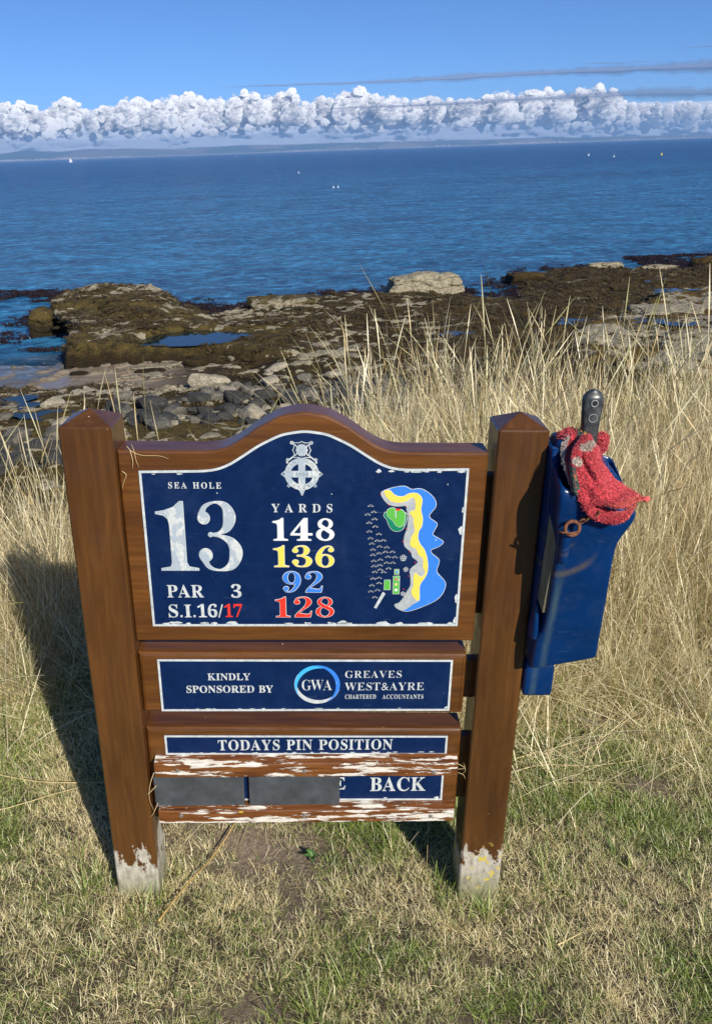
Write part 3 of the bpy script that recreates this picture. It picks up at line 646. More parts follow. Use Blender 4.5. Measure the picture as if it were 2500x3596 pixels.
while az < 56:      # towers
    te = topel(az); be = 1.55 - 0.026 * max(0, az); hgt = te - be; dd = 19600 + cr.uniform(0, 1600)
    rb = hgt * cr.uniform(0.24, 0.44)
    for k in range(5):
        u = k / 4.0; r_ = rb * (1 - 0.45 * u); billow(az + cr.normal(0, 0.16), be + rb * 0.7 + (te - r_ - be - rb * 0.7) * u, dd - 250 * (1 - u), r_)
    for k in range(6):   # small cauliflower heads over the tower
        th = cr.uniform(-0.5, math.pi + 0.5); r_ = cr.uniform(0.10, 0.24) * (0.6 + 0.4 * hgt); u = cr.uniform(0, 1)
        ell = be + rb * 0.7 + (te - be - rb * 1.2) * u; rr_ = rb * (1 - 0.4 * u)
        billow(az + rr_ * math.cos(th) * 0.95, ell + rr_ * math.sin(th) * 0.85, dd - 120 - cr.uniform(0, 150), r_)
    for k in range(54):
        th = cr.uniform(0, 2 * math.pi); u = cr.uniform(-0.4, 1) ; rr_ = rb * (1 - 0.4 * u) * (cr.uniform(0.9, 1.15) if k < 34 and th < 3.3 else cr.uniform(0, 1.0))
        wisps.append((az + rr_ * math.cos(th), be + rb * 0.7 + (te - be - rb * 1.2) * u + rr_ * math.sin(th), dd - 250 - cr.uniform(0, 350), cr.uniform(0.04, 0.15)))
    az += cr.uniform(0.34, 0.8)
for k in range(600):   # the lower, shaded rank
    a_ = cr.uniform(-54, 56); be = 1.55 - 0.026 * max(0, a_); billow(a_, be + cr.uniform(-0.45, 0.35), 19900 + cr.uniform(-300, 900), cr.uniform(0.15, 0.34))
cb = link('cumulus_clouds', mesh_np('cumulus_clouds', np.concatenate(VV), np.concatenate(FF), M_cum, True))
WVV = []
for (a_, e_, d_, r_) in wisps:
    q = d_ * math.tan(R(r_)); a2_ = R(a_); WVV.append(WV * q * np.array([cr.uniform(1, 1.7), 1, cr.uniform(0.7, 1)]) * (1 + 0.35 * cr.normal(0, 1, (len(WV), 1)) * 0.5) + np.array([d_ * math.sin(a2_), d_ * math.cos(a2_), d_ * math.tan(R(e_))]))
wo = link('cloud_wisps', mesh_np('cloud_wisps', np.concatenate(WVV), np.concatenate([WF + i * len(WV) for i in range(len(wisps))]), M_wisp, True), None, cb); wo['kind'] = 'stuff'
tag(cb, 'bank of white cumulus clouds above the far coast', kind='structure')
M_low = mat_cloud('shade-tinted low cloud', (0.62, 0.68, 0.80), 0.97, 0.90, 0.22, 0.55)  # grey blue put into the colour for thick cloud lying in shadow
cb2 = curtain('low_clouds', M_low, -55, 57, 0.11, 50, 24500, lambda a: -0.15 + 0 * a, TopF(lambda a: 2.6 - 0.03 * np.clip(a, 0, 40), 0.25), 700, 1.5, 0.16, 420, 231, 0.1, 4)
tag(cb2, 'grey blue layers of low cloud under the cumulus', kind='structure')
def streak(name, pts, dist, thick, label, seed):
    # pts: azimuth, elevation, half thickness (degrees); a long thin lens of cloud
    n = 260; m = 20
    pa2 = np.array(pts); az = np.linspace(pa2[0, 0], pa2[-1, 0], n)
    el = np.interp(az, pa2[:, 0], pa2[:, 1]); th = np.interp(az, pa2[:, 0], pa2[:, 2])
    ang = np.linspace(0, 2 * np.pi, m, endpoint=False)
    Az, An = np.meshgrid(az, ang, indexing='ij'); El = el[:, None] + th[:, None] * np.sin(An) * (1 + 0.55 * fbm(np.stack([Az * 1.2, An * 0 + seed, An * 0], -1), 5, seed, 0.65)) + 0.04 * fbm(np.stack([Az * 0.6, An * 0, An * 0 + seed], -1), 3, seed)
    D_ = dist + thick * np.cos(An)
    a_ = np.radians(Az); e_ = np.radians(El)
    V = np.stack([D_ * np.sin(a_), D_ * np.cos(a_), D_ * np.tan(e_)], -1).reshape(-1, 3)
    idx = np.arange(n * m).reshape(n, m); F = np.stack([idx[:-1], idx[1:], np.roll(idx, -1, 1)[1:], np.roll(idx, -1, 1)[:-1]], -1).reshape(-1, 4)
    o = link(name, mesh_np(name, V, F, M_streak, True)); tag(o, label, kind='structure')
M_streak = mat_cloud('shade-tinted stratus', (0.40, 0.45, 0.60), 0.55, 0.25, 0.5)  # white cloud greyed in its colour to stand for shading
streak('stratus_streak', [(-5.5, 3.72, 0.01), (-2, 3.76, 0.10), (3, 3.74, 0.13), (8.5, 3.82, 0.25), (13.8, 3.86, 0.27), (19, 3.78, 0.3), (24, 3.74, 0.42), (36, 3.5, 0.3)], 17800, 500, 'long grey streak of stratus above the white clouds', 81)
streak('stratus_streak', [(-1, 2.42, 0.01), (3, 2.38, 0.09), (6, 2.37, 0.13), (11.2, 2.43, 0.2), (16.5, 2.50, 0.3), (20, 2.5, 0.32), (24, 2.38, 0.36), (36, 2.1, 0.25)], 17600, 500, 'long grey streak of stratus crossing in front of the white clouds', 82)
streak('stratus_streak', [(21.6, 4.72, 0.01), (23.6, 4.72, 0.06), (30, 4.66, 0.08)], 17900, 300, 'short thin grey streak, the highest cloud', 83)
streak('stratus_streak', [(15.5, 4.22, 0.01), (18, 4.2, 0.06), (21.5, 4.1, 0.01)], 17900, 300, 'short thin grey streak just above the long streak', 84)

# ================================================================== SIGN
sign = empty('golf_tee_sign', MS)
tag(sign, 'brown timber golf tee sign with navy plates standing on two posts in the turf', 'sign')

def post(name, x0, x1, zb, lichen):
    bm = bmesh.new()
    ch = 0.0035; yb = 0.1
    prof = lambda i: [(x0 + ch + i, 0 + i), (x1 - ch - i, 0 + i), (x1 - i, ch + i), (x1 - i, yb - ch - i), (x1 - ch - i, yb - i), (x0 + ch + i, yb - i), (x0 + i, yb - ch - i), (x0 + i, ch + i)]
    zt = 1.2186
    rings = []
    zs = [zb + 0.03 * k for k in range(int((zt - 0.004 - zb) / 0.03))] + [zt - 0.003]
    for z in zs: rings.append([bm.verts.new((x, y, z)) for x, y in prof(0)])
    rings.append([bm.verts.new((x, y, zt)) for x, y in prof(0.0025)])
    for a_, b_ in zip(rings[:-1], rings[1:]):
        for k in range(8): bm.faces.new((a_[k], a_[(k + 1) % 8], b_[(k + 1) % 8], b_[k]))
    ap = bm.verts.new(((x0 + x1) / 2, 0.05, zt + 0.024))
    for k in range(8): bm.faces.new((rings[-1][k], rings[-1][(k + 1) % 8], ap))
    o = link(name, bm_mesh(name, bm, M_post), None, sign); o['lichen'] = lichen
    return o
post('post', -0.4686, -0.3686, -0.16, 0.0)
post('post', 0.3686, 0.4686, -0.22, 1.0)

def prism_xz(name, pts, y0, y1, mat, bevel=0.0, parent=None, seg=3, only_front=True):
    """extrude an outline in x,z from y0 (front) to y1 (back)"""
    bm = bmesh.new()
    f = [bm.verts.new((x, y0, z)) for x, z in pts]; b = [bm.verts.new((x, y1, z)) for x, z in pts]
    ff = bm.faces.new(f); bb = bm.faces.new(b[::-1]); n = len(pts)
    for k in range(n): bm.faces.new((f[k], b[k], b[(k + 1) % n], f[(k + 1) % n]))
    bmesh.ops.recalc_face_normals(bm, faces=bm.faces[:])
    if bevel:
        es = [e for e in bm.edges if all(abs(v.co.y - y0) < 1e-6 for v in e.verts)]
        bmesh.ops.bevel(bm, geom=es, offset=bevel, segments=seg, affect='EDGES', profile=0.5)
    bmesh.ops.triangulate(bm, faces=[q for q in bm.faces if len(q.verts) > 4])
    return link(name, bm_mesh(name, bm, mat), None, parent)

def arch(x, flat, rise, a, b, x0=-0.004):
    """flat top, concave shoulders between a and b, arched middle"""
    d = abs(x - x0)
    t = min(max((b - d) / b, 0), 1)
    # cubic-like bell: measured heights
    xs = [0, 0.045, 0.09, 0.122, 0.148, 0.172, 0.2]
    hs = a
    return flat + rise * float(np.interp(d, xs, hs))
TOPH = [1.0, 0.90, 0.60, 0.30, 0.11, 0.02, 0.0]
def smooth_curve(fn, x0, x1, n):
    xs = np.linspace(x0, x1, n); ys = np.array([fn(x) for x in xs])
    k = np.array([1, 2, 3, 2, 1]) / 9.0
    yy = np.convolve(np.pad(ys, 2, mode='edge'), k, 'valid')
    return list(zip(xs, yy))
def rounded_right(x1, z0, z1, r=0.006): return [(x1 - r, z0), (x1 - r * 0.3, z0 + r * 0.3), (x1, z0 + r), (x1, z1 - r), (x1 - r * 0.3, z1 - r * 0.3), (x1 - r, z1)]
top = smooth_curve(lambda x: arch(x, 1.164, 0.081, TOPH, 0.2), -0.22, 0.21, 60)
board = [(-0.3676, 0.7355)] + [(0.356, 0.7345), (0.3575, 0.737), (0.3575, 1.164), (0.356, 1.166)] + [(x, z + 0.002) for x, z in top[::-1]] + [(-0.3676, 1.166)]
prism_xz('main_board', board, 0.02, 0.082, M_rail, 0.0045, sign)
prism_xz('sponsor_board', [(-0.3676, 0.550)] + rounded_right(0.3475, 0.5425, 0.700) + [(-0.3676, 0.7065)], 0.02, 0.082, M_rail, 0.009, sign)
prism_xz('position_board', [(-0.3676, 0.2440)] + rounded_right(0.349, 0.2440, 0.499) + [(-0.3676, 0.508)], 0.02, 0.082, M_rail, 0.009, sign)
for zc_, hh in ((0.95, 0.16), (0.62, 0.05), (0.37, 0.09)):
    prism_xz('tenon', [(0.34, zc_ - hh), (0.372, zc_ - hh), (0.372, zc_ + hh), (0.34, zc_ + hh)], 0.045, 0.068, M_rail, 0, sign)

def plate(name, outline, y=0.0183, border=0.0048, yback=0.0205):
    o = prism_xz(name, outline, y, yback, M_navy, 0, sign)
    # raised bare border strip
    P = np.array(outline); n = len(P); inn = []
    ar = sum(P[i][0] * P[(i + 1) % n][1] - P[(i + 1) % n][0] * P[i][1] for i in range(n)); sg = 1 if ar > 0 else -1
    for i in range(n):
        e1 = P[i] - P[i - 1]; e2 = P[(i + 1) % n] - P[i]; e1 = e1 / np.linalg.norm(e1); e2 = e2 / np.linalg.norm(e2)
        n1 = np.array([-e1[1], e1[0]]) * sg; n2_ = np.array([-e2[1], e2[0]]) * sg
        bb = n1 + n2_; bb /= np.linalg.norm(bb); inn.append(P[i] + bb * border / max(0.3, bb @ n1))
    bm = bmesh.new(); yf = y - 0.0010
    A_ = [bm.verts.new((p_[0], yf, p_[1])) for p_ in P]; B_ = [bm.verts.new((p_[0], yf, p_[1])) for p_ in inn]
    A2 = [bm.verts.new((p_[0], y + 0.0002, p_[1])) for p_ in P]; B2 = [bm.verts.new((p_[0], y + 0.0002, p_[1])) for p_ in inn]
    for i in range(n):
        j = (i + 1) % n
        bm.faces.new((A_[i], A_[j], B_[j], B_[i])); bm.faces.new((B_[i], B_[j], B2[j], B2[i])); bm.faces.new((A2[i], A2[j], A_[j], A_[i]))
    bmesh.ops.recalc_face_normals(bm, faces=bm.faces[:])
    link('plate_border', bm_mesh('plate_border', bm, M_alu), None, o)
    return o
pt = smooth_curve(lambda x: arch(x, 1.1265, 0.0815, [1.0, 0.915, 0.64, 0.37, 0.16, 0.04, 0.0], 0.2), -0.215, 0.205, 60)
dz = lambda x: 0.0087 * (x + 0.33) / 0.65 - 0.0005
main_plate = plate('name_plate', [(-0.3285, 0.7735), (0.3205, 0.7735), (0.3205, 1.1345)] + [(x, z + dz(x) * 0.9) for x, z in pt[::-1]] + [(-0.3285, 1.1255)])
spon_plate = plate('sponsor_plate', [(-0.3265, 0.5545), (0.3165, 0.5525), (0.3165, 0.6875), (-0.3265, 0.6905)], border=0.0047)
pin_plate = plate('heading_plate', [(-0.3262, 0.4335), (0.3175, 0.4285), (0.3175, 0.4825), (-0.3262, 0.4875)], border=0.0045)
back_plate = plate('position_plate', [(-0.32, 0.300), (0.3145, 0.2945), (0.3145, 0.3905), (-0.32, 0.3905)], border=0.0045)

def ch_blobs(parent, spots, y, name='bare_patch'):
    bm = bmesh.new()
    for (x, z, rx, rz) in spots:
        n = 11; ph = random.uniform(0, 6)
        vs = [bm.verts.new((x + rx * (1 + 0.35 * math.sin(3 * t + ph) + random.uniform(-.15, .15)) * math.cos(t), y, z + rz * (1 + random.uniform(-.25, .25)) * math.sin(t))) for t in [2 * math.pi * k / n for k in range(n)]]
        bm.faces.new(vs[::-1])
    link(name, bm_mesh(name, bm, M_alu), None, parent)['kind'] = 'stuff'
sp_ = []
for _ in range(20): sp_.append((random.uniform(-0.32, 0.31), 0.7800 + random.uniform(-0.0005, 0.001), random.uniform(0.003, 0.011), random.uniform(0.0015, 0.0028)))
sp_ += [(0.075, 0.782, 0.010, 0.005), (-0.16, 0.7815, 0.012, 0.004), (-0.28, 0.781, 0.012, 0.004), (0.16, 0.781, 0.013, 0.004)]
for xx_ in (0.142, 0.167, 0.197, 0.215, 0.235, 0.262, 0.306): sp_.append((xx_, 1.1275, random.uniform(0.004, 0.011), random.uniform(0.0018, 0.004)))
sp_ += [(0.3125, 0.999, 0.004, 0.011), (0.314, 1.045, 0.002, 0.006), (0.3135, 0.84, 0.003, 0.012), (0.314, 0.787, 0.003, 0.008), (-0.25, 1.119, 0.006, 0.0015), (-0.3, 1.1185, 0.004, 0.001),
        (0.049, 1.078, 0.0015, 0.0008), (0.28, 1.10, 0.0006, 0.002), (-0.178, 1.079, 0.0012, 0.0012)]
ch_blobs(main_plate, sp_, 0.01815)
ch_blobs(spon_plate, [(0.309, 0.561, 0.004, 0.003), (0.02, 0.560, 0.006, 0.001), (-0.1, 0.56, 0.004, 0.001)] + [(random.uniform(-.3, .3), 0.5600, 0.004, 0.0008) for _ in range(12)], 0.01815)
ch_blobs(pin_plate, [(random.uniform(-.3, .3), 0.4355 + random.uniform(0, 0.002), random.uniform(0.003, 0.009), 0.0012) for _ in range(22)], 0.01815)
ch_blobs(back_plate, [(0.302, 0.302, 0.006, 0.003), (0.18, 0.302, 0.004, 0.002)], 0.01815)

# ---- lettering
def inside_pt(p, P):
    c = False; n = len(P)
    for i in range(n):
        a_, b_ = P[i], P[i - 1]
        if (a_[1] > p[1]) != (b_[1] > p[1]) and p[0] < (b_[0] - a_[0]) * (p[1] - a_[1]) / (b_[1] - a_[1] + 1e-15) + a_[0]: c = not c
    return c
def grow(polys, d):
    out = []
    for k, P in enumerate(polys):
        hole = sum(inside_pt(P[0], Q) for j, Q in enumerate(polys) if j != k) % 2
        A_ = np.array(P, float); n = len(A_)
        e = np.roll(A_, -1, 0) - A_; L_ = np.linalg.norm(e, axis=1); A_ = A_[L_ > 1e-7]; n = len(A_)
        e = np.roll(A_, -1, 0) - A_; e /= np.linalg.norm(e, axis=1)[:, None]
        ar = np.sum(A_[:, 0] * np.roll(A_[:, 1], -1) - np.roll(A_[:, 0], -1) * A_[:, 1])
        s_ = (1 if ar > 0 else -1) * (-1 if hole else 1)
        nr = np.stack([e[:, 1], -e[:, 0]], 1) * s_; b_ = nr + np.roll(nr, 1, 0); ln = np.maximum(np.linalg.norm(b_, axis=1), 0.5)
        b_ = b_ / ln[:, None]; dt = np.maximum((b_ * nr).sum(1), 0.5)
        out.append([tuple(q) for q in A_ + b_ * (d / dt)[:, None]])
    return out
def curve_mesh(polys, extrude, offset=0.0):
    if offset: polys = grow(polys, offset)
    cu = bpy.data.curves.new('outline', 'CURVE'); cu.dimensions = '2D'; cu.fill_mode = 'BOTH'; cu.extrude = extrude
    for P in polys:
        s = cu.splines.new('POLY'); s.points.add(len(P) - 1); s.use_cyclic_u = True
        for i, (x, y) in enumerate(P): s.points[i].co = (x, y, 0, 1)
    o = bpy.data.objects.new('outline', cu); COL.objects.link(o)
    dg = bpy.context.evaluated_depsgraph_get(); dg.update()
    me = bpy.data.meshes.new_from_object(o.evaluated_get(dg))
    bpy.data.objects.remove(o); bpy.data.curves.remove(cu)
    return me
def to_plate(meshes, name, mat, parent, y):
    """x,y outlines -> standing in the sign's x,z plane; several meshes are joined"""
    bm = bmesh.new()
    for k, me in enumerate(meshes):
        b0 = len(bm.verts); bm.from_mesh(me)
        bm.verts.ensure_lookup_table()
        for v in bm.verts[b0:]:
            x, yy, z = v.co; v.co = (x, y - z - 0.00003 * k, yy)
        bpy.data.meshes.remove(me)
    bmesh.ops.recalc_face_normals(bm, faces=bm.faces[:])
    return link(name, bm_mesh(name, bm, mat), None, parent)
SB = {'A': 0.70, 'B': 0.66, 'C': 0.72, 'D': 0.74, 'E': 0.67, 'F': 0.62, 'G': 0.77, 'H': 0.78, 'I': 0.39, 'K': 0.79, 'L': 0.65, 'N': 0.74, 'O': 0.78, 'P': 0.63, 'R': 0.73, 'S': 0.57, 'T': 0.65, 'U': 0.73, 'V': 0.68, 'W': 0.95, 'Y': 0.68,
      '0': 0.55, '1': 0.52, '3': 0.55, '6': 0.55, '7': 0.55, '8': 0.55, '9': 0.55, '&': 0.66, '/': 0.30, ' ': 0.34, '.': 0.26}
def text_polys(s, x0, x1, z0, z1, track=0.0):
    H = 0.69; x = 0.0; out = []
    for ch in s:
        if ch == '.':
            out.append([(x + 0.12 + 0.065 * math.cos(t), 0.06 + 0.065 * math.sin(t)) for t in np.linspace(0, 2 * np.pi, 10, endpoint=False)])
        elif ch != ' ':
            for sp in GLYPH[ch]:
                out.append([(x + sp[i] / 1000, sp[i + 1] / 1000) for i in range(0, len(sp), 2)])
        x += SB[ch] + track
    mn = min(p[0] for P in out for p in P); mxx = max(p[0] for P in out for p in P)
    return [[(x0 + (p[0] - mn) / (mxx - mn) * (x1 - x0), z0 + p[1] / H * (z1 - z0)) for p in P] for P in out]
YF = 0.0178
def lettering(s, x0, x1, z0, z1, parent, mat=None, track=0.0, thin=0.0, name='lettering'):
    return to_plate([curve_mesh(text_polys(s, x0, x1, z0, z1, track), 0.0004, thin)], name, mat or M_alu, parent, YF)
lettering('SEA HOLE', -0.2732, -0.1691, 1.0889, 1.1019, main_plate, track=0.16)
lettering('PAR', -0.2928, -0.2168, 0.8434, 0.8730, main_plate)
lettering('3', -0.1601, -0.1383, 0.8429, 0.8734, main_plate)
lettering('S.I.', -0.2929, -0.2365, 0.7955, 0.8264, main_plate)
lettering('16/', -0.2325, -0.1783, 0.7955, 0.8264, main_plate)
lettering('17', -0.1762, -0.1384, 0.7962, 0.8264, main_plate, M_red)
lettering('YARDS', -0.0715, 0.0508, 1.0384, 1.0567, main_plate, track=0.38)
lettering('KINDLY', -0.2203, -0.1272, 0.6364, 0.6540, spon_plate)
lettering('SPONSORED BY', -0.2683, -0.0782, 0.6035, 0.6220, spon_plate)
lettering('GREAVES', 0.0804, 0.2055, 0.6415, 0.6600, spon_plate, thin=-0.00035, track=0.03)
lettering('WEST&AYRE', 0.0797, 0.2560, 0.6085, 0.6290, spon_plate, thin=-0.00035, track=0.01)
lettering('CHARTERED', 0.0810, 0.1500, 0.5860, 0.5972, spon_plate, thin=-0.0001, track=0.03)
lettering('ACCOUNTANTS', 0.1640, 0.2560, 0.5855, 0.5967, spon_plate, thin=-0.0001, track=0.02)
lettering('GWA', -0.0150, 0.0520, 0.6090, 0.6370, spon_plate, thin=-0.0005, track=-0.06)
lettering('TODAYS PIN POSITION', -0.2066, 0.1917, 0.4452, 0.4740, pin_plate, track=0.03)
lettering('E', 0.0500, 0.0850, 0.3290, 0.3650, back_plate)
lettering('BACK', 0.1426, 0.2733, 0.3235, 0.3640, back_plate)

# swirl ring of the sponsor's mark
def ring_band(cx, cz, rx, rz, t0, t1, w0, w1, w2, n=40, tilt=0.25):
    P = []; Q = []
    for k in range(n + 1):
        u = k / n; t = t0 + (t1 - t0) * u; w_ = w0 + (w1 - w0) * math.sin(math.pi * u) + w2 * u
        c_, s_ = math.cos(t), math.sin(t)
        P.append((cx + rx * c_, cz + rz * s_)); Q.append((cx + (rx - w_) * c_, cz + (rz - w_) * s_))
    return P + Q[::-1]
cx_, cz_ = 0.0195, 0.6240
to_plate([curve_mesh([ring_band(cx_, cz_, 0.0505, 0.0505, R(150), R(345), 0.0005, 0.0095, 0.0)], 0.0004)], 'logo_ring', M_alu, spon_plate, YF)
to_plate([curve_mesh([ring_band(cx_, cz_, 0.0500, 0.0500, R(215), R(40), 0.0005, 0.0095, 0.0)], 0.0004)], 'logo_ring', M_lblue, spon_plate, YF - 0.0001)
to_plate([curve_mesh([ring_band(cx_, cz_, 0.0500, 0.0500, R(100), R(-65), 0.0005, 0.0095, 0.0)], 0.0004)], 'logo_ring', M_blue, spon_plate, YF - 0.0002)

# ---- big ball-terminal numerals
def catmull(P, n=7):
    P = [np.array(p, float) for p in P]; P = [2 * P[0] - P[1]] + P + [2 * P[-1] - P[-2]]; out = []
    for i in range(1, len(P) - 2):
        for k in range(n):
            t = k / n
            out.append(0.5 * (2 * P[i] + (P[i + 1] - P[i - 1]) * t + (2 * P[i - 1] - 5 * P[i] + 4 * P[i + 1] - P[i + 2]) * t * t + (-P[i - 1] + 3 * P[i] - 3 * P[i + 1] + P[i + 2]) * t ** 3))
    out.append(P[-2]); return out
def stroke(pts):
    C_ = catmull(pts); L = []; Rr = []
    for i, c in enumerate(C_):
        a_ = C_[max(i - 1, 0)]; b_ = C_[min(i + 1, len(C_) - 1)]
        d = (b_ - a_)[:2]; d = d / (np.linalg.norm(d) + 1e-9); nn = np.array([-d[1], d[0]])
        L.append(tuple(c[:2] + nn * c[2] / 2)); Rr.append(tuple(c[:2] - nn * c[2] / 2))
    return [L + Rr[::-1]]
def disc(x, y, r, n=20): return [[(x + r * math.cos(t), y + r * math.sin(t)) for t in np.linspace(0, 2 * np.pi, n, endpoint=False)]]
def oval(x, y, rx, ry, ws, wt, n=40):
    o_ = [(x + rx * math.cos(t), y + ry * math.sin(t)) for t in np.linspace(0, 2 * np.pi, n, endpoint=False)]
    i_ = [(x + (rx - ws) * math.cos(t), y + (ry - wt) * math.sin(t)) for t in np.linspace(0, 2 * np.pi, n, endpoint=False)]
    return [o_, i_]
ONE = [[(0, .855), (0, .82), (.09, .80), (.145, .75), (.158, .66), (.158, .12), (.14, .06), (.02, .035), (.02, 0), (.49, 0), (.49, .035), (.37, .06), (.345, .12), (.345, 1.0), (.30, 1.0), (.22, .92), (.1, .87)]]
DIG = {
 '1': (0.50, [ONE]),
 '3': (0.64, [stroke([(.07, .80, .10), (.13, .925, .06), (.28, .985, .03), (.42, .93, .11), (.475, .78, .18), (.43, .635, .13), (.32, .555, .045), (.19, .53, .035)]),
              stroke([(.19, .53, .035), (.34, .505, .05), (.49, .42, .13), (.55, .27, .19), (.48, .09, .13), (.31, .015, .03), (.15, .06, .06), (.075, .19, .10)]), disc(.105, .765, .09), disc(.105, .235, .10), disc(.19, .53, .035)]),
 '2': (0.62, [stroke([(.07, .76, .09), (.13, .915, .06), (.29, .985, .03), (.45, .92, .11), (.51, .75, .18), (.44, .56, .13), (.28, .36, .06), (.13, .17, .05), (.07, .03, .04)]), disc(.12, .74, .095),
              [[(.045, 0), (.045, .06), (.10, .155), (.20, .195), (.31, .17), (.42, .14), (.51, .15), (.555, .20), (.575, .29), (.605, .29), (.585, .10), (.56, 0)]]]),
 '4': (0.74, [[[(.44, 1.0), (.0, .30), (.0, .24), (.34, .24), (.34, .10), (.31, .05), (.22, .035), (.22, 0), (.68, 0), (.68, .035), (.59, .05), (.56, .10), (.56, .24), (.72, .24), (.72, .31), (.56, .31), (.56, 1.0)], [(.34, .31), (.075, .31), (.34, .74)]]]),
 '8': (0.66, [oval(.325, .755, .245, .235, .115, .035), oval(.325, .27, .30, .275, .14, .035), stroke([(.16, .66, .13), (.325, .53, .12), (.50, .40, .15)])]),
 '6': (0.66, [oval(.335, .29, .29, .305, .155, .035), stroke([(.13, .26, .17), (.115, .42, .18), (.15, .65, .14), (.27, .88, .09), (.42, .975, .035), (.53, .93, .05), (.565, .82, .09)]), disc(.52, .80, .085)]),
}
DIG['9'] = (0.66, [[[(0.65 - x, 0.99 - y) for x, y in P] for P in grp] for grp in DIG['6'][1]])
def numerals(s, x0, x1, z0, z1, parent, mat, rim=0.0, gap=0.10, y=YF, name='numeral', bold=0.0):
    Hh = z1 - z0; x = 0; items_ = []
    for ch in s:
        wd, parts = DIG[ch]
        for g_ in parts: items_.append([[(x + p[0], p[1]) for p in P] for P in g_])
        x += wd + gap
    mxx = max(p[0] for g_ in items_ for P in g_ for p in P); mn = min(p[0] for g_ in items_ for P in g_ for p in P)
    f = lambda p: (x0 + (p[0] - mn) / (mxx - mn) * (x1 - x0), z0 + p[1] * Hh)
    items_ = [[[f(p) for p in P] for P in g_] for g_ in items_]
    if rim:
        to_plate([curve_mesh(g_, 0.0003, rim) for g_ in items_], 'numeral_rim', M_alu, parent, y + 0.0001)
    return to_plate([curve_mesh(g_, 0.0004, bold) for g_ in items_], name, mat, parent, y - 0.0004 * bool(rim))
numerals('1', -0.3035, -0.2230, 0.9063, 1.0613, main_plate, M_13, 0.0002, bold=-0.0005)
numerals('3', -0.2215, -0.1325, 0.9053, 1.0617, main_plate, M_13, 0.0002, bold=-0.0005)
numerals('148', -0.0694, 0.0543, 0.9760, 1.0250, main_plate, M_white, 0.0010, bold=-0.0001)
numerals('136', -0.0694, 0.0546, 0.9154, 0.9640, main_plate, M_yel, 0.0010, bold=-0.0001)
numerals('92', -0.0514, 0.0305, 0.8560, 0.9045, main_plate, M_blue, 0.0011, bold=-0.0001)
numerals('128', -0.0684, 0.0550, 0.7960, 0.8445, main_plate, M_red, 0.0010, bold=-0.0001)

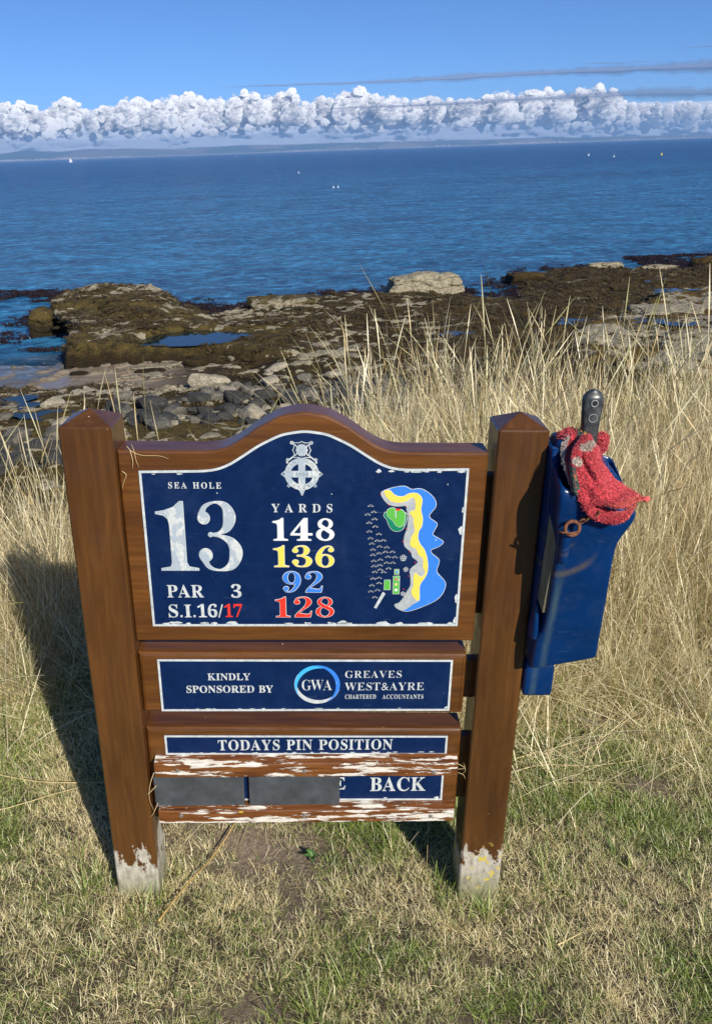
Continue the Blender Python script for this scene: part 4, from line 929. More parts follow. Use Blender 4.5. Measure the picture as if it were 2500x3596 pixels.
# ---- crest
def crest():
    cx, cz = -0.0098, 1.1203; r = 0.0338
    ang = lambda a_, rr: (cx + rr * math.cos(R(a_)), cz + rr * math.sin(R(a_)))
    M_ = []
    circ = lambda rr, n=48: [(cx + rr * math.cos(t), cz + rr * math.sin(t)) for t in np.linspace(0, 2 * np.pi, n, endpoint=False)]
    M_.append(curve_mesh([circ(r), circ(0.0222)], 0.0004))
    M_.append(curve_mesh([[(cx - .0068, cz - .025), (cx + .0068, cz - .025), (cx + .0068, cz + .025), (cx - .0068, cz + .025)]], 0.0004))
    M_.append(curve_mesh([[(cx - .024, cz - .0068), (cx + .024, cz - .0068), (cx + .024, cz + .0068), (cx - .024, cz + .0068)]], 0.0004))
    for s_ in (-1, 1):   # side points
        M_.append(curve_mesh([[(cx + s_ * .0325, cz + .008), (cx + s_ * .0415, cz), (cx + s_ * .0325, cz - .008)], [(cx + s_ * .0345, cz + .003), (cx + s_ * .0385, cz), (cx + s_ * .0345, cz - .003)]], 0.0004))
        M_.append(curve_mesh(disc(cx + s_ * .0262, cz - .0247, .0032, 12) + disc(cx + s_ * .0262, cz - .0247, .0016, 10), 0.0004))
        # crossed clubs
        a_ = (cx - s_ * .0285, cz + .0270); b_ = (cx + s_ * .0185, cz + .0650)
        d = np.array(b_) - np.array(a_); d = d / np.linalg.norm(d) * 0.0014; nn = (-d[1], d[0])
        M_.append(curve_mesh([[(a_[0] + nn[0], a_[1] + nn[1]), (b_[0] + nn[0], b_[1] + nn[1]), (b_[0] - nn[0], b_[1] - nn[1]), (a_[0] - nn[0], a_[1] - nn[1])]], 0.0004))
        M_.append(curve_mesh(disc(cx + s_ * .0188, cz + .0650, .0036, 12) + disc(cx + s_ * .0188, cz + .0650, .0016, 10), 0.0004))
        M_.append(curve_mesh(disc(cx - s_ * .0275, cz + .0298, .0034, 12) + disc(cx - s_ * .0275, cz + .0298, .0015, 10), 0.0004))
        M_.append(curve_mesh(disc(cx - s_ * .0285, cz + .0245, .0024, 10), 0.0004))
    # lower point
    M_.append(curve_mesh([[(cx - .019, cz - .0275), (cx - .006, cz - .0335), (cx - .001, cz - .0455), (cx + .001, cz - .0455), (cx + .006, cz - .0335), (cx + .019, cz - .0275), (cx + .010, cz - .031), (cx, cz - .033), (cx - .010, cz - .031)]], 0.0004))
    for s_ in (-.0035, 0, .0035):
        M_.append(curve_mesh([[(cx + s_ - .0005, cz - .0315), (cx + s_ + .0005, cz - .0315), (cx + s_ * .2 + .0005, cz - .043), (cx + s_ * .2 - .0005, cz - .043)]], 0.0004))
    # scalloped frame with a scalloped shield inside
    ex, ez = cx + .0002, cz + .0500
    fr = []; fi = []; sh = []
    for k in range(24):
        t = 2 * math.pi * k / 24; sq = 1 / max(abs(math.cos(t)), abs(math.sin(t))) ** 0.6
        o_ = .0165 + (.0022 if k % 3 == 0 else 0)
        fr.append((ex + o_ * sq * math.cos(t), ez + o_ * sq * math.sin(t) * 1.0)); fi.append((ex + (o_ - .0017) * sq * math.cos(t), ez + (o_ - .0017) * sq * math.sin(t)))
        i_ = .0108 + (.0014 if k % 2 == 0 else 0)
        sh.append((ex + i_ * math.cos(t), ez + i_ * 1.08 * math.sin(t)))
    M_.append(curve_mesh([fr, fi], 0.0004)); M_.append(curve_mesh([sh], 0.0004))
    c_ = to_plate(M_, 'crest', M_13, main_plate, YF)
    # engraved lettering round the ring
    L = []
    def arc_text(s, a0, a1, rr, h, flip=False):
        for k, ch in enumerate(s):
            if ch == ' ': continue
            a_ = a0 + (a1 - a0) * k / (len(s) - 1)
            ps = []
            for sp in GLYPH[ch]:
                q_ = []
                for i in range(0, len(sp), 2):
                    lx = (sp[i] / 1000 - SB[ch] / 2) * h; lz = (sp[i + 1] / 1000 - 0.34) * h
                    th = R(a_ - 90) if not flip else R(a_ + 90)
                    gx, gz = ang(a_, rr); q_.append((gx + lx * math.cos(th) - lz * math.sin(th), gz + lx * math.sin(th) + lz * math.cos(th)))
                ps.append(q_)
            L.append(curve_mesh(ps, 0.0003))
    arc_text('GLEN', 168, 120, 0.0282, 0.0085); arc_text('GOLF', 62, 18, 0.0282, 0.0085); arc_text('CLUB', 240, 298, 0.0282, 0.0085, True)
    for k, ch in enumerate('1906'):
        L.append(curve_mesh([[(cx - .0125 + k * .0068 + sp[i] / 1000 * .0095, cz - .0032 + sp[i + 1] / 1000 * .0095) for i in range(0, len(sp), 2)] for sp in GLYPH[ch]], 0.0003))
    for s_ in (-1, 1):
        L.append(curve_mesh([[(ex - s_ * .010, ez - .0085), (ex - s_ * .0095, ez - .0092), (ex + s_ * .0045, ez + .004), (ex + s_ * .004, ez + .0046)]], 0.0003))
    to_plate(L, 'crest_lettering', mat_simple('engraved dull grey', (0.25, 0.29, 0.32), 0.7), main_plate, YF - 0.0003)
crest()

# ---- plan of the hole
MAPD = {"outer":[[1474,10786],[1515,10848],[1599,10886],[1740,10933],[1939,10957],[2084,10889],[2198,10905],[2327,10882],[2476,10776],[2569,10652],[2584,10512],[2476,10355],[2488,10261],[2617,10166],[2629,10087],[2564,9943],[2574,9878],[2757,9766],[2775,9701],[2684,9620],[2547,9554],[2559,9472],[2707,9341],[2720,9242],[2684,9092],[2719,8992],[2864,8824],[2887,8688],[2822,8501],[2679,8346],[2383,8190],[2143,8103],[1990,8120],[1866,8190],[1841,8259],[1923,8294],[2009,8414],[2093,8586],[2155,8722],[2146,8924],[2132,9091],[2274,9241],[2256,9307],[2164,9389],[2129,9504],[2007,9618],[1972,9748],[1995,9909],[2034,10037],[2044,10322],[2002,10447],[1984,10533],[1812,10525],[1653,10555],[1549,10648]],"yellow":[[1529,10848],[1585,10876],[1657,10871],[1716,10803],[1804,10749],[1919,10742],[2031,10804],[2144,10820],[2232,10790],[2301,10698],[2306,10589],[2291,10449],[2336,10260],[2323,10086],[2270,9974],[2262,9813],[2313,9684],[2407,9554],[2478,9324],[2497,9092],[2453,8925],[2356,8756],[2349,8586],[2357,8414],[2330,8354],[2220,8449],[2168,8586],[2208,8722],[2199,8924],[2239,9025],[2317,8958],[2392,8941],[2440,9042],[2389,9158],[2380,9357],[2280,9439],[2230,9570],[2101,9651],[2121,9861],[2182,9973],[2145,10164],[2140,10259],[2071,10369],[2090,10424],[2161,10448],[2170,10573],[2135,10704],[2064,10696],[1980,10634],[1838,10602],[1679,10633],[1575,10740]],"rock":[[1474,10786],[1522,10840],[1575,10740],[1679,10630],[1838,10599],[1980,10631],[2064,10693],[2135,10701],[2170,10573],[2161,10448],[2090,10421],[2071,10366],[2141,10256],[2145,10161],[2182,9970],[2121,9858],[2101,9647],[2230,9566],[2280,9436],[2380,9354],[2390,9155],[2440,9038],[2393,8938],[2317,8955],[2239,9021],[2199,8921],[2208,8718],[2169,8582],[2220,8445],[2330,8351],[2227,8276],[2110,8172],[1990,8124],[1866,8190],[1841,8259],[1923,8294],[2009,8414],[2093,8586],[2155,8722],[2146,8924],[2132,9091],[2274,9241],[2256,9307],[2164,9389],[2129,9504],[2007,9618],[1972,9748],[1995,9909],[2034,10037],[2044,10322],[2002,10447],[1984,10533],[1812,10525],[1653,10555],[1549,10648]],"fringe":[[1600,10399],[1551,10359],[1545,10304],[1606,10226],[1638,10131],[1714,10004],[1818,9964],[1933,10005],[2000,10148],[2017,10275],[1990,10385]],"green":[[1613,10446],[1684,10493],[1756,10485],[1815,10447],[1901,10455],[1977,10369],[1974,10259],[1957,10132],[1887,10068],[1798,10100],[1737,10195],[1618,10305],[1601,10383]],"pole":[[1764,10446],[1786,10446],[1799,10274],[1778,10274]],"flag":[[1778,10478],[1886,10470],[1844,10428],[1783,10439]],"tee1":[[1601,8848],[1723,8848],[1728,8619],[1598,8619]],"tee2":[[1804,9099],[1896,9099],[1898,8982],[1805,8982]],"tee3":[[1783,8940],[1917,8941],[1918,8517],[1787,8520]],"road":[[1574,8568],[1631,8525],[1450,8164],[1396,8190]],"tufts":[[1273,10530],[1341,10398],[1220,10342],[1362,10241],[1253,10161],[1378,10077],[1260,9967],[1455,9910],[1287,9815],[1427,9762],[1551,9771],[1317,9697],[1477,9633],[1624,9617],[1342,9564],[1601,9511],[1743,9515],[1470,9481],[1345,9445],[1656,9405],[1797,9397],[1500,9339],[1368,9309],[1631,9268],[1757,9270],[1493,9212],[1371,9190],[1504,9112],[1676,9141],[1392,9060],[1575,9057],[1360,8906],[1485,8923],[1488,8802],[1340,8750],[1460,8636],[1321,8607],[1408,8469]],"trees":[[1976,9356],[2038,9091],[1998,8517]],"dots":[[1851,9044],[1851,8873],[1846,8747],[1848,8616]]}
def mp(k): return [(x / 1e4, z / 1e4) for x, z in MAPD[k]]
def smooth_poly(P):
    n = len(P); P = [np.array(p) for p in P]; out = []
    for i in range(n):
        a_, b_, c_, d_ = P[i - 1], P[i], P[(i + 1) % n], P[(i + 2) % n]
        for t in (0.0, 0.33, 0.66):
            out.append(tuple(0.5 * (2 * b_ + (c_ - a_) * t + (2 * a_ - 5 * b_ + 4 * c_ - d_) * t * t + (-a_ + 3 * b_ - 3 * c_ + d_) * t ** 3)))
    return out
def flat(key_polys, mat, name, y, off=0.0, sm=True, parent=None):
    return to_plate([curve_mesh([smooth_poly(P) if sm else P for P in key_polys], 0.0002, off)], name, mat, parent or main_plate, y)
flat([mp('outer')], M_alu, 'map_outline', 0.0181, 0.0009)
flat([mp('outer')], M_blue, 'map_water', 0.0178, -0.0003)
flat([mp('rock')], M_greyen, 'map_rocks', 0.0174, 0.0003)
flat([mp('yellow')], M_alu, 'map_outline', 0.0172, 0.0004)
flat([mp('yellow')], M_yel, 'map_sand', 0.0168, -0.0004)
flat([mp('fringe')], M_alu, 'map_outline', 0.0181, 0.0005)
flat([mp('fringe')], M_dgreen, 'map_fringe', 0.0177, -0.0006)
flat([mp('green')], M_alu, 'map_outline', 0.0174, 0.0005)
flat([mp('green')], M_green, 'map_green', 0.0170, -0.0006)
flat([mp('pole')], M_alu, 'map_flag_pole', 0.0167, 0, False)
flat([mp('flag')], M_red, 'map_flag', 0.0166, 0.0, False)
for k in ('tee1', 'tee2', 'tee3'):
    flat([mp(k)], M_alu, 'map_outline', 0.0179, 0.0006, False); flat([mp(k)], M_green, 'map_tee', 0.0176, -0.0004, False)
flat([mp('road')], M_alu, 'map_path', 0.0178, 0, False)
for (x, z), m_ in zip(mp('dots'), (M_blue, M_red, M_yel, M_white)):
    to_plate([curve_mesh(disc(x, z, .0034, 14), 0.0002)], 'map_outline', M_alu, main_plate, 0.0173); to_plate([curve_mesh(disc(x, z, .0024, 14), 0.0002)], 'map_tee_marker', m_, main_plate, 0.0170)
L = []
for x, z in mp('tufts'):
    for dx, a_ in ((-.0042, 150), (-.0024, 118), (0, 92), (.0024, 64), (.0042, 32)):
        bx, bz = x + dx * 0.75, z - .0022 * abs(dx) / .0042; c_, s_ = math.cos(R(a_)), math.sin(R(a_)); ln = .0034; w_ = .00042
        L.append([(bx - s_ * w_, bz + c_ * w_), (bx + c_ * ln - s_ * w_, bz + s_ * ln + c_ * w_), (bx + c_ * ln + s_ * w_, bz + s_ * ln - c_ * w_), (bx + s_ * w_, bz - c_ * w_)])
to_plate([curve_mesh([q_], 0.0002) for q_ in L], 'map_rough_grass', M_alu, main_plate, 0.0179)
for (x, z), s_ in zip(mp('trees'), (1.0, .75, .7)):
    ms = [curve_mesh(disc(x + .0042 * s_ * math.cos(t), z + .001 + .0042 * s_ * math.sin(t), .0031 * s_, 12) + disc(x + .0042 * s_ * math.cos(t), z + .001 + .0042 * s_ * math.sin(t), .0019 * s_, 10), 0.0002) for t in [R(90 + 72 * k) for k in range(5)]]
    ms.append(curve_mesh([[(x - .0006, z - .007 * s_), (x + .0006, z - .007 * s_), (x + .0006, z - .002), (x - .0006, z - .002)]], 0.0002))
    to_plate(ms, 'map_tree', M_alu, main_plate, 0.0179)
to_plate([curve_mesh([[(x - .001, z - .001), (x + .001, z - .001), (x + .001, z + .001), (x - .001, z + .001)]], 0.0002) for x, z in
          [(.1468, 1.0790), (.1630, 1.0560), (.1975, 1.0535), (.2035, 1.0323), (.2005, 1.0040), (.1950, .9750), (.2095, .9510), (.2220, .9268), (.2095, .8950), (.2009, .8640)]], 'map_cliff_marker', M_red, main_plate, 0.0164)['kind'] = 'stuff'

# ---- battens, screws and cover panels
def batten(x0, x1, prof, name):
    bm = bmesh.new()
    xs = np.linspace(x0, x1, 40); rr = []
    for i, x in enumerate(xs):
        e = 0.0015 if i in (0, len(xs) - 1) else 0
        rr.append([bm.verts.new((x, y + e * (1 if y < 0.01 else 0), z + 0.0006 * math.sin(x * 31 + z * 90))) for y, z in prof])
    n = len(prof)
    for a_, b_ in zip(rr[:-1], rr[1:]):
        for k in range(n): bm.faces.new((a_[k], b_[k], b_[(k + 1) % n], a_[(k + 1) % n]))
    bm.faces.new(rr[0]); bm.faces.new(rr[-1][::-1])
    bmesh.ops.recalc_face_normals(bm, faces=bm.faces[:])
    return link(name, bm_mesh(name, bm, M_flaky), None, sign)
bt1 = batten(-0.3495, 0.3410, [(0.0195, 0.4325), (0.016, 0.4335), (-0.006, 0.4265), (-0.008, 0.4245), (-0.008, 0.3905), (-0.0065, 0.389), (0.0195, 0.389)], 'batten')
bt2 = batten(-0.3495, 0.3410, [(0.0195, 0.2945), (0.004, 0.2945), (0.004, 0.2925), (0.002, 0.2920), (0.002, 0.2905), (-0.006, 0.2900), (-0.008, 0.288), (-0.008, 0.255), (-0.0065, 0.2535), (0.0195, 0.2535)], 'batten')
for x, z in [(-0.2978, 0.4086), (-0.0101, 0.4053), (0.286, 0.4000), (-0.2977, 0.277), (-0.0112, 0.274), (0.2858, 0.270)]:
    bm = bmesh.new(); bmesh.ops.create_cone(bm, cap_ends=True, segments=16, radius1=0.0052, radius2=0.0040, depth=0.0022, matrix=Matrix.Translation((x, -0.0088, z)) @ Matrix.Rotation(R(90), 4, 'X'))
    for an in (20, 110):
        bmesh.ops.create_cube(bm, size=1, matrix=Matrix.Translation((x, -0.0099, z)) @ Matrix.Rotation(R(an), 4, 'Y') @ Matrix.Diagonal((0.0055, 0.0003, 0.0009, 1)))
    link('screw', bm_mesh('screw', bm, M_steel), None, bt1 if z > 0.35 else bt2)
def panel(x0, x1, z0, z1, y, rough_right=False):
    pts = [(x0, z0), (x1, z0)]
    if rough_right: pts += [(x1 + random.uniform(-0.0016, 0.001), z0 + (z1 - z0) * k / 14) for k in range(1, 14)]
    pts += [(x1, z1), (x0, z1)]
    o = prism_xz('cover_panel', pts, y, y + 0.004, M_slate, 0.0006, sign, 1)
    return o
panel(-0.3575, -0.1505, 0.291, 0.3885, 0.006)
panel(-0.1390, 0.0714, 0.291, 0.3885, 0.006, True)

# ================================================================== BALL WASHER
washer = empty('ball_washer', MS)
tag(washer, 'dark blue plastic golf ball washer bolted to the side of the right post', 'ball washer')
def mat_bluebody():
    N = NT('blue moulded plastic'); c = N.coord(); s = N.sep(c)
    n = N.noise(c, 9, 4, 0.6)
    col = N.ramp(n, [(0.3, (0.0005, 0.020, 0.086)), (0.7, (0.0008, 0.028, 0.120))])
    dust_ = N.ramp(N.noise(c, 22, 7, 0.8), [(0.5, 0.0), (0.72, 0.045)]); col = N.mix(dust_, col, (0.25, 0.26, 0.24))
    scr_ = N.ramp(N.noise(N.mapping(c, (5, 5, 70), rot=(0, 0.5, 0)), 5.0, 2, 0.4), [(0.72, 0.0), (0.735, 0.12)]); col = N.mix(scr_, col, (0.2, 0.26, 0.32))
    # bleached strip where the plastic has worn along the left edge
    e = N.math('SUBTRACT', s[0], N.math('ADD', 0.462, N.math('MULTIPLY', s[2], 0.027)))
    fade = N.ramp(N.math('MULTIPLY', N.math('ABSOLUTE', N.math('SUBTRACT', e, 0.012)), 100.0), [(0.0, 1.0), (1.0, 0.0)])
    fade = N.math('MULTIPLY', fade, N.ramp(N.noise(N.mapping(c, (20, 20, 5)), 2.0, 4, 0.7), [(0.35, 0.25), (0.65, 0.9)]))
    fade = N.math('MULTIPLY', fade, N.ramp(s[2], [(0.93, 1.0), (0.99, 0.0)]))
    col = N.mix(N.math('MULTIPLY', fade, 0.55), col, (0.10, 0.16, 0.13))
    # arcs scuffed by the swinging chain ring
    dx = N.math('SUBTRACT', s[0], 0.480); dzz = N.math('SUBTRACT', s[2], 1.050)
    rr = N.math('SQRT', N.math('ADD', N.math('MULTIPLY', dx, dx), N.math('MULTIPLY', dzz, dzz)))
    wob = N.math('MULTIPLY', N.math('SUBTRACT', N.noise(c, 30, 3, 0.6), 0.5), 0.006)
    for r0_, wd, st in ((0.101, 0.0065, 0.8), (0.045, 0.0035, 0.45), (0.036, 0.002, 0.3)):
        d = N.math('ABSOLUTE', N.math('SUBTRACT', N.math('ADD', rr, wob), r0_))
        m = N.ramp(N.math('DIVIDE', d, wd * 1.6), [(0.1, 1.0), (1.0, 0.0)])
        m = N.math('MULTIPLY', m, N.ramp(N.math('DIVIDE', dx, r0_), [(0.62, 1.0), (0.85, 0.0)]))
        m = N.math('MULTIPLY', m, N.ramp(N.noise(c, 240, 3, 0.7), [(0.3, 0.35), (0.6, 1.0)]))
        m = N.math('MULTIPLY', m, N.ramp(dzz, [(0.0, 1.0), (0.01, 0.0)]))
        col = N.mix(N.math('MULTIPLY', m, st), col, (0.10, 0.085, 0.062))
    N.set(Base_Color=col, Roughness=0.28, Specular_IOR_Level=0.28, Coat_Weight=0.08, Coat_Roughness=0.1, Normal=N.bump(N.noise(c, 260, 2), 0.05, 0.001))
    return N.m
M_body = mat_bluebody()
def loft(sections, name, mat, parent, sub=1, cap=True):
    """sections: list of rings of equal length"""
    bm = bmesh.new(); rr = [[bm.verts.new(p) for p in s] for s in sections]; n = len(rr[0])
    for a_, b_ in zip(rr[:-1], rr[1:]):
        for k in range(n): bm.faces.new((a_[k], a_[(k + 1) % n], b_[(k + 1) % n], b_[k]))
    if cap:
        bm.faces.new(rr[0][::-1]); bm.faces.new(rr[-1])
    bmesh.ops.recalc_face_normals(bm, faces=bm.faces[:])
    o = link(name, bm_mesh(name, bm, mat, True), None, parent)
    if sub:
        md = o.modifiers.new('sub', 'SUBSURF'); md.levels = sub; md.render_levels = sub
    return o
def rrect(x0, x1, y0, y1, r, zl, zr, zb=0.0, n=3):
    """rounded rectangle ring; z varies from left to right, and by zb from front to back"""
    P = []
    for cx, cy, a0 in ((x1 - r, y0 + r, -90), (x1 - r, y1 - r, 0), (x0 + r, y1 - r, 90), (x0 + r, y0 + r, 180)):
        for k in range(n + 1):
            t = R(a0 + 90 * k / n); P.append((cx + r * math.cos(t), cy + r * math.sin(t)))
    return [(x, y, zl + (zr - zl) * (x - x0) / (x1 - x0) + zb * (y - y0) / (y1 - y0)) for x, y in P]
X0 = 0.4700
secs = []
#            x0     x1     yfront  yback   zl     zr     zback
for (a0, a1, f0, f1, zl, zr, zb, r) in [
    (0.4720, 0.6080, -0.048, 0.055, 0.7050, 0.7340, 0.0, 0.010), (0.4705, 0.6100, -0.051, 0.058, 0.7090, 0.7380, 0.0, 0.012), (0.4700, 0.6090, -0.053, 0.058, 0.7300, 0.7550, 0, 0.012),
    (0.4705, 0.6080, -0.056, 0.058, 0.7720, 0.7820, 0, 0.012), (0.4740, 0.6075, -0.058, 0.058, 0.7900, 0.7960, 0, 0.012), (0.4835, 0.6065, -0.060, 0.058, 0.8030, 0.8060, 0, 0.010), (0.4850, 0.6050, -0.064, 0.058, 0.8300, 0.8300, 0, 0.009),
    (0.4850, 0.6010, -0.079, 0.058, 0.9300, 0.9300, 0, 0.009), (0.4840, 0.5985, -0.085, 0.058, 1.0000, 1.0000, 0, 0.009), (0.4800, 0.6010, -0.091, 0.058, 1.0350, 1.0250, 0, 0.009),
    (0.4730, 0.6120, -0.097, 0.060, 1.0600, 1.0500, 0.006, 0.010), (0.4715, 0.6210, -0.101, 0.062, 1.0900, 1.0680, 0.012, 0.011), (0.4705, 0.6240, -0.103, 0.063, 1.1220, 1.0830, 0.020, 0.012),
    (0.4720, 0.6220, -0.100, 0.061, 1.1360, 1.0910, 0.040, 0.012), (0.4750, 0.6180, -0.095, 0.058, 1.1400, 1.0930, 0.055, 0.012)]:
    secs.append(rrect(a0, a1, f0, f1, r, zl, zr, zb))
# rim rolls in and the mouth drops into the tank
secs.append(rrect(0.4810, 0.6120, -0.089, 0.053, 0.011, 1.137, 1.090, 0.052))
secs.append(rrect(0.4840, 0.6090, -0.085, 0.050, 0.010, 1.095, 1.050, 0.050))
body = loft(secs, 'body', M_body, washer, 2)
# tall hooded back of the tank behind the towel
hood = []
for y_ in (-0.020, -0.014, 0.040, 0.054):
    ins = 0.006 if y_ in (-0.020, 0.054) else 0.0
    hood.append([(x + (0.55 - x) * ins * 4, y_, z - ins) for x, z in [(0.480, 1.09), (0.478, 1.150), (0.477, 1.195), (0.484, 1.207), (0.500, 1.2065), (0.530, 1.198), (0.560, 1.184), (0.590, 1.155), (0.612, 1.128), (0.628, 1.105), (0.630, 1.088), (0.618, 1.07), (0.55, 1.07), (0.495, 1.075)]])
loft(hood, 'hood', M_body, washer, 2)
loft([rrect(0.4700, 0.5360, -0.012, 0.045, 0.009, z, z) for z in (0.612, 0.6145, 0.66, 0.712)], 'drain_box', M_body, washer, 1)
# weathered timber packer showing in the slot at the side
NP = NT('grey weathered packing timber'); cP = NP.coord()
NP.set(Base_Color=NP.ramp(NP.noise(NP.mapping(cP, (60, 60, 6)), 2.0, 5, 0.65, 0.4), [(0.3, (0.10, 0.09, 0.055)), (0.5, (0.21, 0.19, 0.12)), (0.75, (0.32, 0.29, 0.19))]), Roughness=0.8,
       Normal=NP.bump(NP.noise(NP.mapping(cP, (60, 60, 6)), 2.0, 5), 0.4, 0.002))
bm = bmesh.new()
pk = [(-0.056, 0.850), (-0.080, 1.045), (-0.048, 1.092), (-0.040, 1.092), (-0.032, 0.870)]
f_ = [bm.verts.new((0.4840 + (y + 0.079) * -0.245, y, z)) for y, z in pk]; b_ = [bm.verts.new((0.4950, y, z)) for y, z in pk]
bm.faces.new(f_); bm.faces.new(b_[::-1])
for k in range(5): bm.faces.new((f_[k], b_[k], b_[(k + 1) % 5], f_[(k + 1) % 5]))
bmesh.ops.recalc_face_normals(bm, faces=bm.faces[:])
link('packing_block', bm_mesh('packing_block', bm, NP.m), None, washer)
# moulded foot of the bracket
ft = []
for t in np.linspace(0, 1, 9):
    z = 0.775 + 0.085 * t; k = (1 - t) ** 0.7
    ft.append([(0.4725 + 0.012 * math.cos(a_) * (0.35 + 0.65 * k), -0.026 - 0.006 * t + 0.027 * math.sin(a_) * (0.2 + 0.8 * k), z) for a_ in np.linspace(0, 2 * np.pi, 12, endpoint=False)])
loft(ft, 'bracket_foot', M_body, washer, 1)
loft([rrect(0.4690, 0.4860, -0.026 - 0.012 * q_, 0.05, 0.004, z, z) for z, q_ in ((0.715, 0), (0.80, 0), (0.95, 0.4), (1.06, 1), (1.15, 0.5), (1.19, 0))], 'mounting_flange', M_body, washer, 0)
# lug, ring and chain
lg = []
for z, r_ in ((0.982, 0.004), (0.985, 0.0085), (0.992, 0.0098), (1.045, 0.0098), (1.056, 0.0085)):
    lg.append([(0.4930 + r_ * math.cos(a_), -0.100 + r_ * math.sin(a_), z) for a_ in np.linspace(0, 2 * np.pi, 14, endpoint=False)])
loft(lg, 'ring_lug', M_body, washer, 1)
def tube(name, pts, r, mat, parent, segs=8, closed=False, rfn=None):
    C_ = [Vector(p) for p in pts]; bm = bmesh.new(); rr = []; n = len(C_)
    for i, c in enumerate(C_):
        a_ = C_[i - 1] if (i or closed) else C_[0]; b_ = C_[(i + 1) % n] if (i < n - 1 or closed) else C_[-1]
        d = (b_ - a_).normalized(); u = d.cross(Vector((0.13, 0.97, 0.2))).normalized(); v = d.cross(u)
        q = r * (rfn(i / (n - 1)) if rfn else 1)
        rr.append([bm.verts.new(c + (u * math.cos(t) + v * math.sin(t)) * q) for t in np.linspace(0, 2 * np.pi, segs, endpoint=False)])
    L_ = list(zip(rr[:-1], rr[1:])) + ([(rr[-1], rr[0])] if closed else [])
    for a_, b_ in L_:
        for k in range(segs): bm.faces.new((a_[k], a_[(k + 1) % segs], b_[(k + 1) % segs], b_[k]))
    if not closed: bm.faces.new(rr[0][::-1]); bm.faces.new(rr[-1])
    bmesh.ops.recalc_face_normals(bm, faces=bm.faces[:])
    return link(name, bm_mesh(name, bm, mat, True), None, parent)
rc = Vector((0.4990, -0.113, 1.064))
ring = tube('chain_ring', [(rc.x + 0.0135 * math.cos(t), rc.y + 0.002 * math.sin(t), rc.z + 0.0135 * math.sin(t)) for t in np.linspace(0, 2 * np.pi, 28, endpoint=False)], 0.0036, M_rust, washer, 8, True)
tube('chain_hook', [(0.474, -0.110, 1.055), (0.483, -0.116, 1.0565), (0.495, -0.119, 1.056), (0.508, -0.118, 1.0585)], 0.0022, M_rust, washer)
lk = [(0.5140, -0.114, 1.0780), (0.5235, -0.116, 1.0850), (0.5320, -0.114, 1.0880), (0.5385, -0.121, 1.0960)]
for i, p0 in enumerate(lk):
    a0 = 0.9; L2 = 0.0072; P = []
    for t in np.linspace(0, 2 * np.pi, 16, endpoint=False):
        u_ = L2 * math.cos(t); v_ = 0.0032 * math.sin(t)
        dx_, dz_ = 0.66, 0.75
        if i % 2: P.append((p0[0] + u_ * dx_, p0[1] + v_, p0[2] + u_ * dz_))
        else: P.append((p0[0] + u_ * dx_ - v_ * dz_, p0[1] - u_ * 0.3, p0[2] + u_ * dz_ + v_ * dx_))
    tube('chain_link', P, 0.0019, M_rust, washer, 6, True)
# paddle handle
HND = [(0.5290, 1.060), (0.5285, 1.130), (0.5285, 1.1726), (0.5255, 1.2135), (0.5231, 1.2337), (0.5214, 1.2565), (0.5194, 1.2780), (0.5206, 1.2900), (0.5262, 1.2990), (0.5383, 1.3043)]
HNDr = [(0.5640, 1.060), (0.5632, 1.130), (0.5610, 1.1728), (0.5575, 1.2138), (0.5585, 1.2368), (0.5601, 1.2625), (0.5616, 1.2800), (0.5606, 1.2900), (0.5545, 1.2990), (0.5425, 1.3043)]
N = NT('worn black plastic'); c = N.coord(); n = N.noise(c, 60, 5, 0.7); s3 = N.sep(c)
hl = N.ramp(N.noise(c, 45, 4, 0.7), [(0.45, 0.0), (0.6, 1.0)])
N.set(Base_Color=N.mix(N.math('MULTIPLY', hl, 0.5), N.ramp(n, [(0.3, (0.018, 0.020, 0.022)), (0.7, (0.045, 0.050, 0.052))]), (0.11, 0.12, 0.12)), Roughness=0.33, Normal=N.bump(n, 0.2, 0.0008)); M_blk = N.m
ringsH = []
for (xl, z), (xr, z2_) in zip(HND, HNDr):
    cxh = (xl + xr) / 2; hw = (xr - xl) / 2; dp = 0.014 if z < 1.29 else 0.014 * max(0.35, (1.3065 - z) / 0.0165)
    ringsH.append([(cxh + hw * np.sign(math.cos(a_)) * abs(math.cos(a_)) ** 0.8, -0.008 + dp * np.sign(math.sin(a_)) * abs(math.sin(a_)) ** 0.8, (z + z2_) / 2) for a_ in np.linspace(0, 2 * np.pi, 16, endpoint=False)])
pad = loft(ringsH, 'paddle', M_blk, washer, 2)
for (x, z, r_, w_) in ((0.5400, 1.2795, 0.0062, 0.0010), (0.5400, 1.2510, 0.0078, 0.0006)):
    tube('paddle_ring_mark', [(x + r_ * math.cos(t), -0.0226, z + r_ * math.sin(t)) for t in np.linspace(0, 2 * np.pi, 24, endpoint=False)], w_, mat_simple('scratched grey plastic', (0.33, 0.35, 0.35), 0.4), pad, 6, True)
bm = bmesh.new(); bmesh.ops.create_cone(bm, cap_ends=True, segments=18, radius1=0.0044, radius2=0.0044, depth=0.003, matrix=Matrix.Translation((0.5400, -0.0222, 1.2795)) @ Matrix.Rotation(R(90), 4, 'X'))
link('paddle_hole_disc', bm_mesh('paddle_hole_disc', bm, mat_simple('hole shade black', (0.012, 0.012, 0.012), 0.8)), None, pad)  # solid disc on the paddle; its black stands for the shade inside a hole

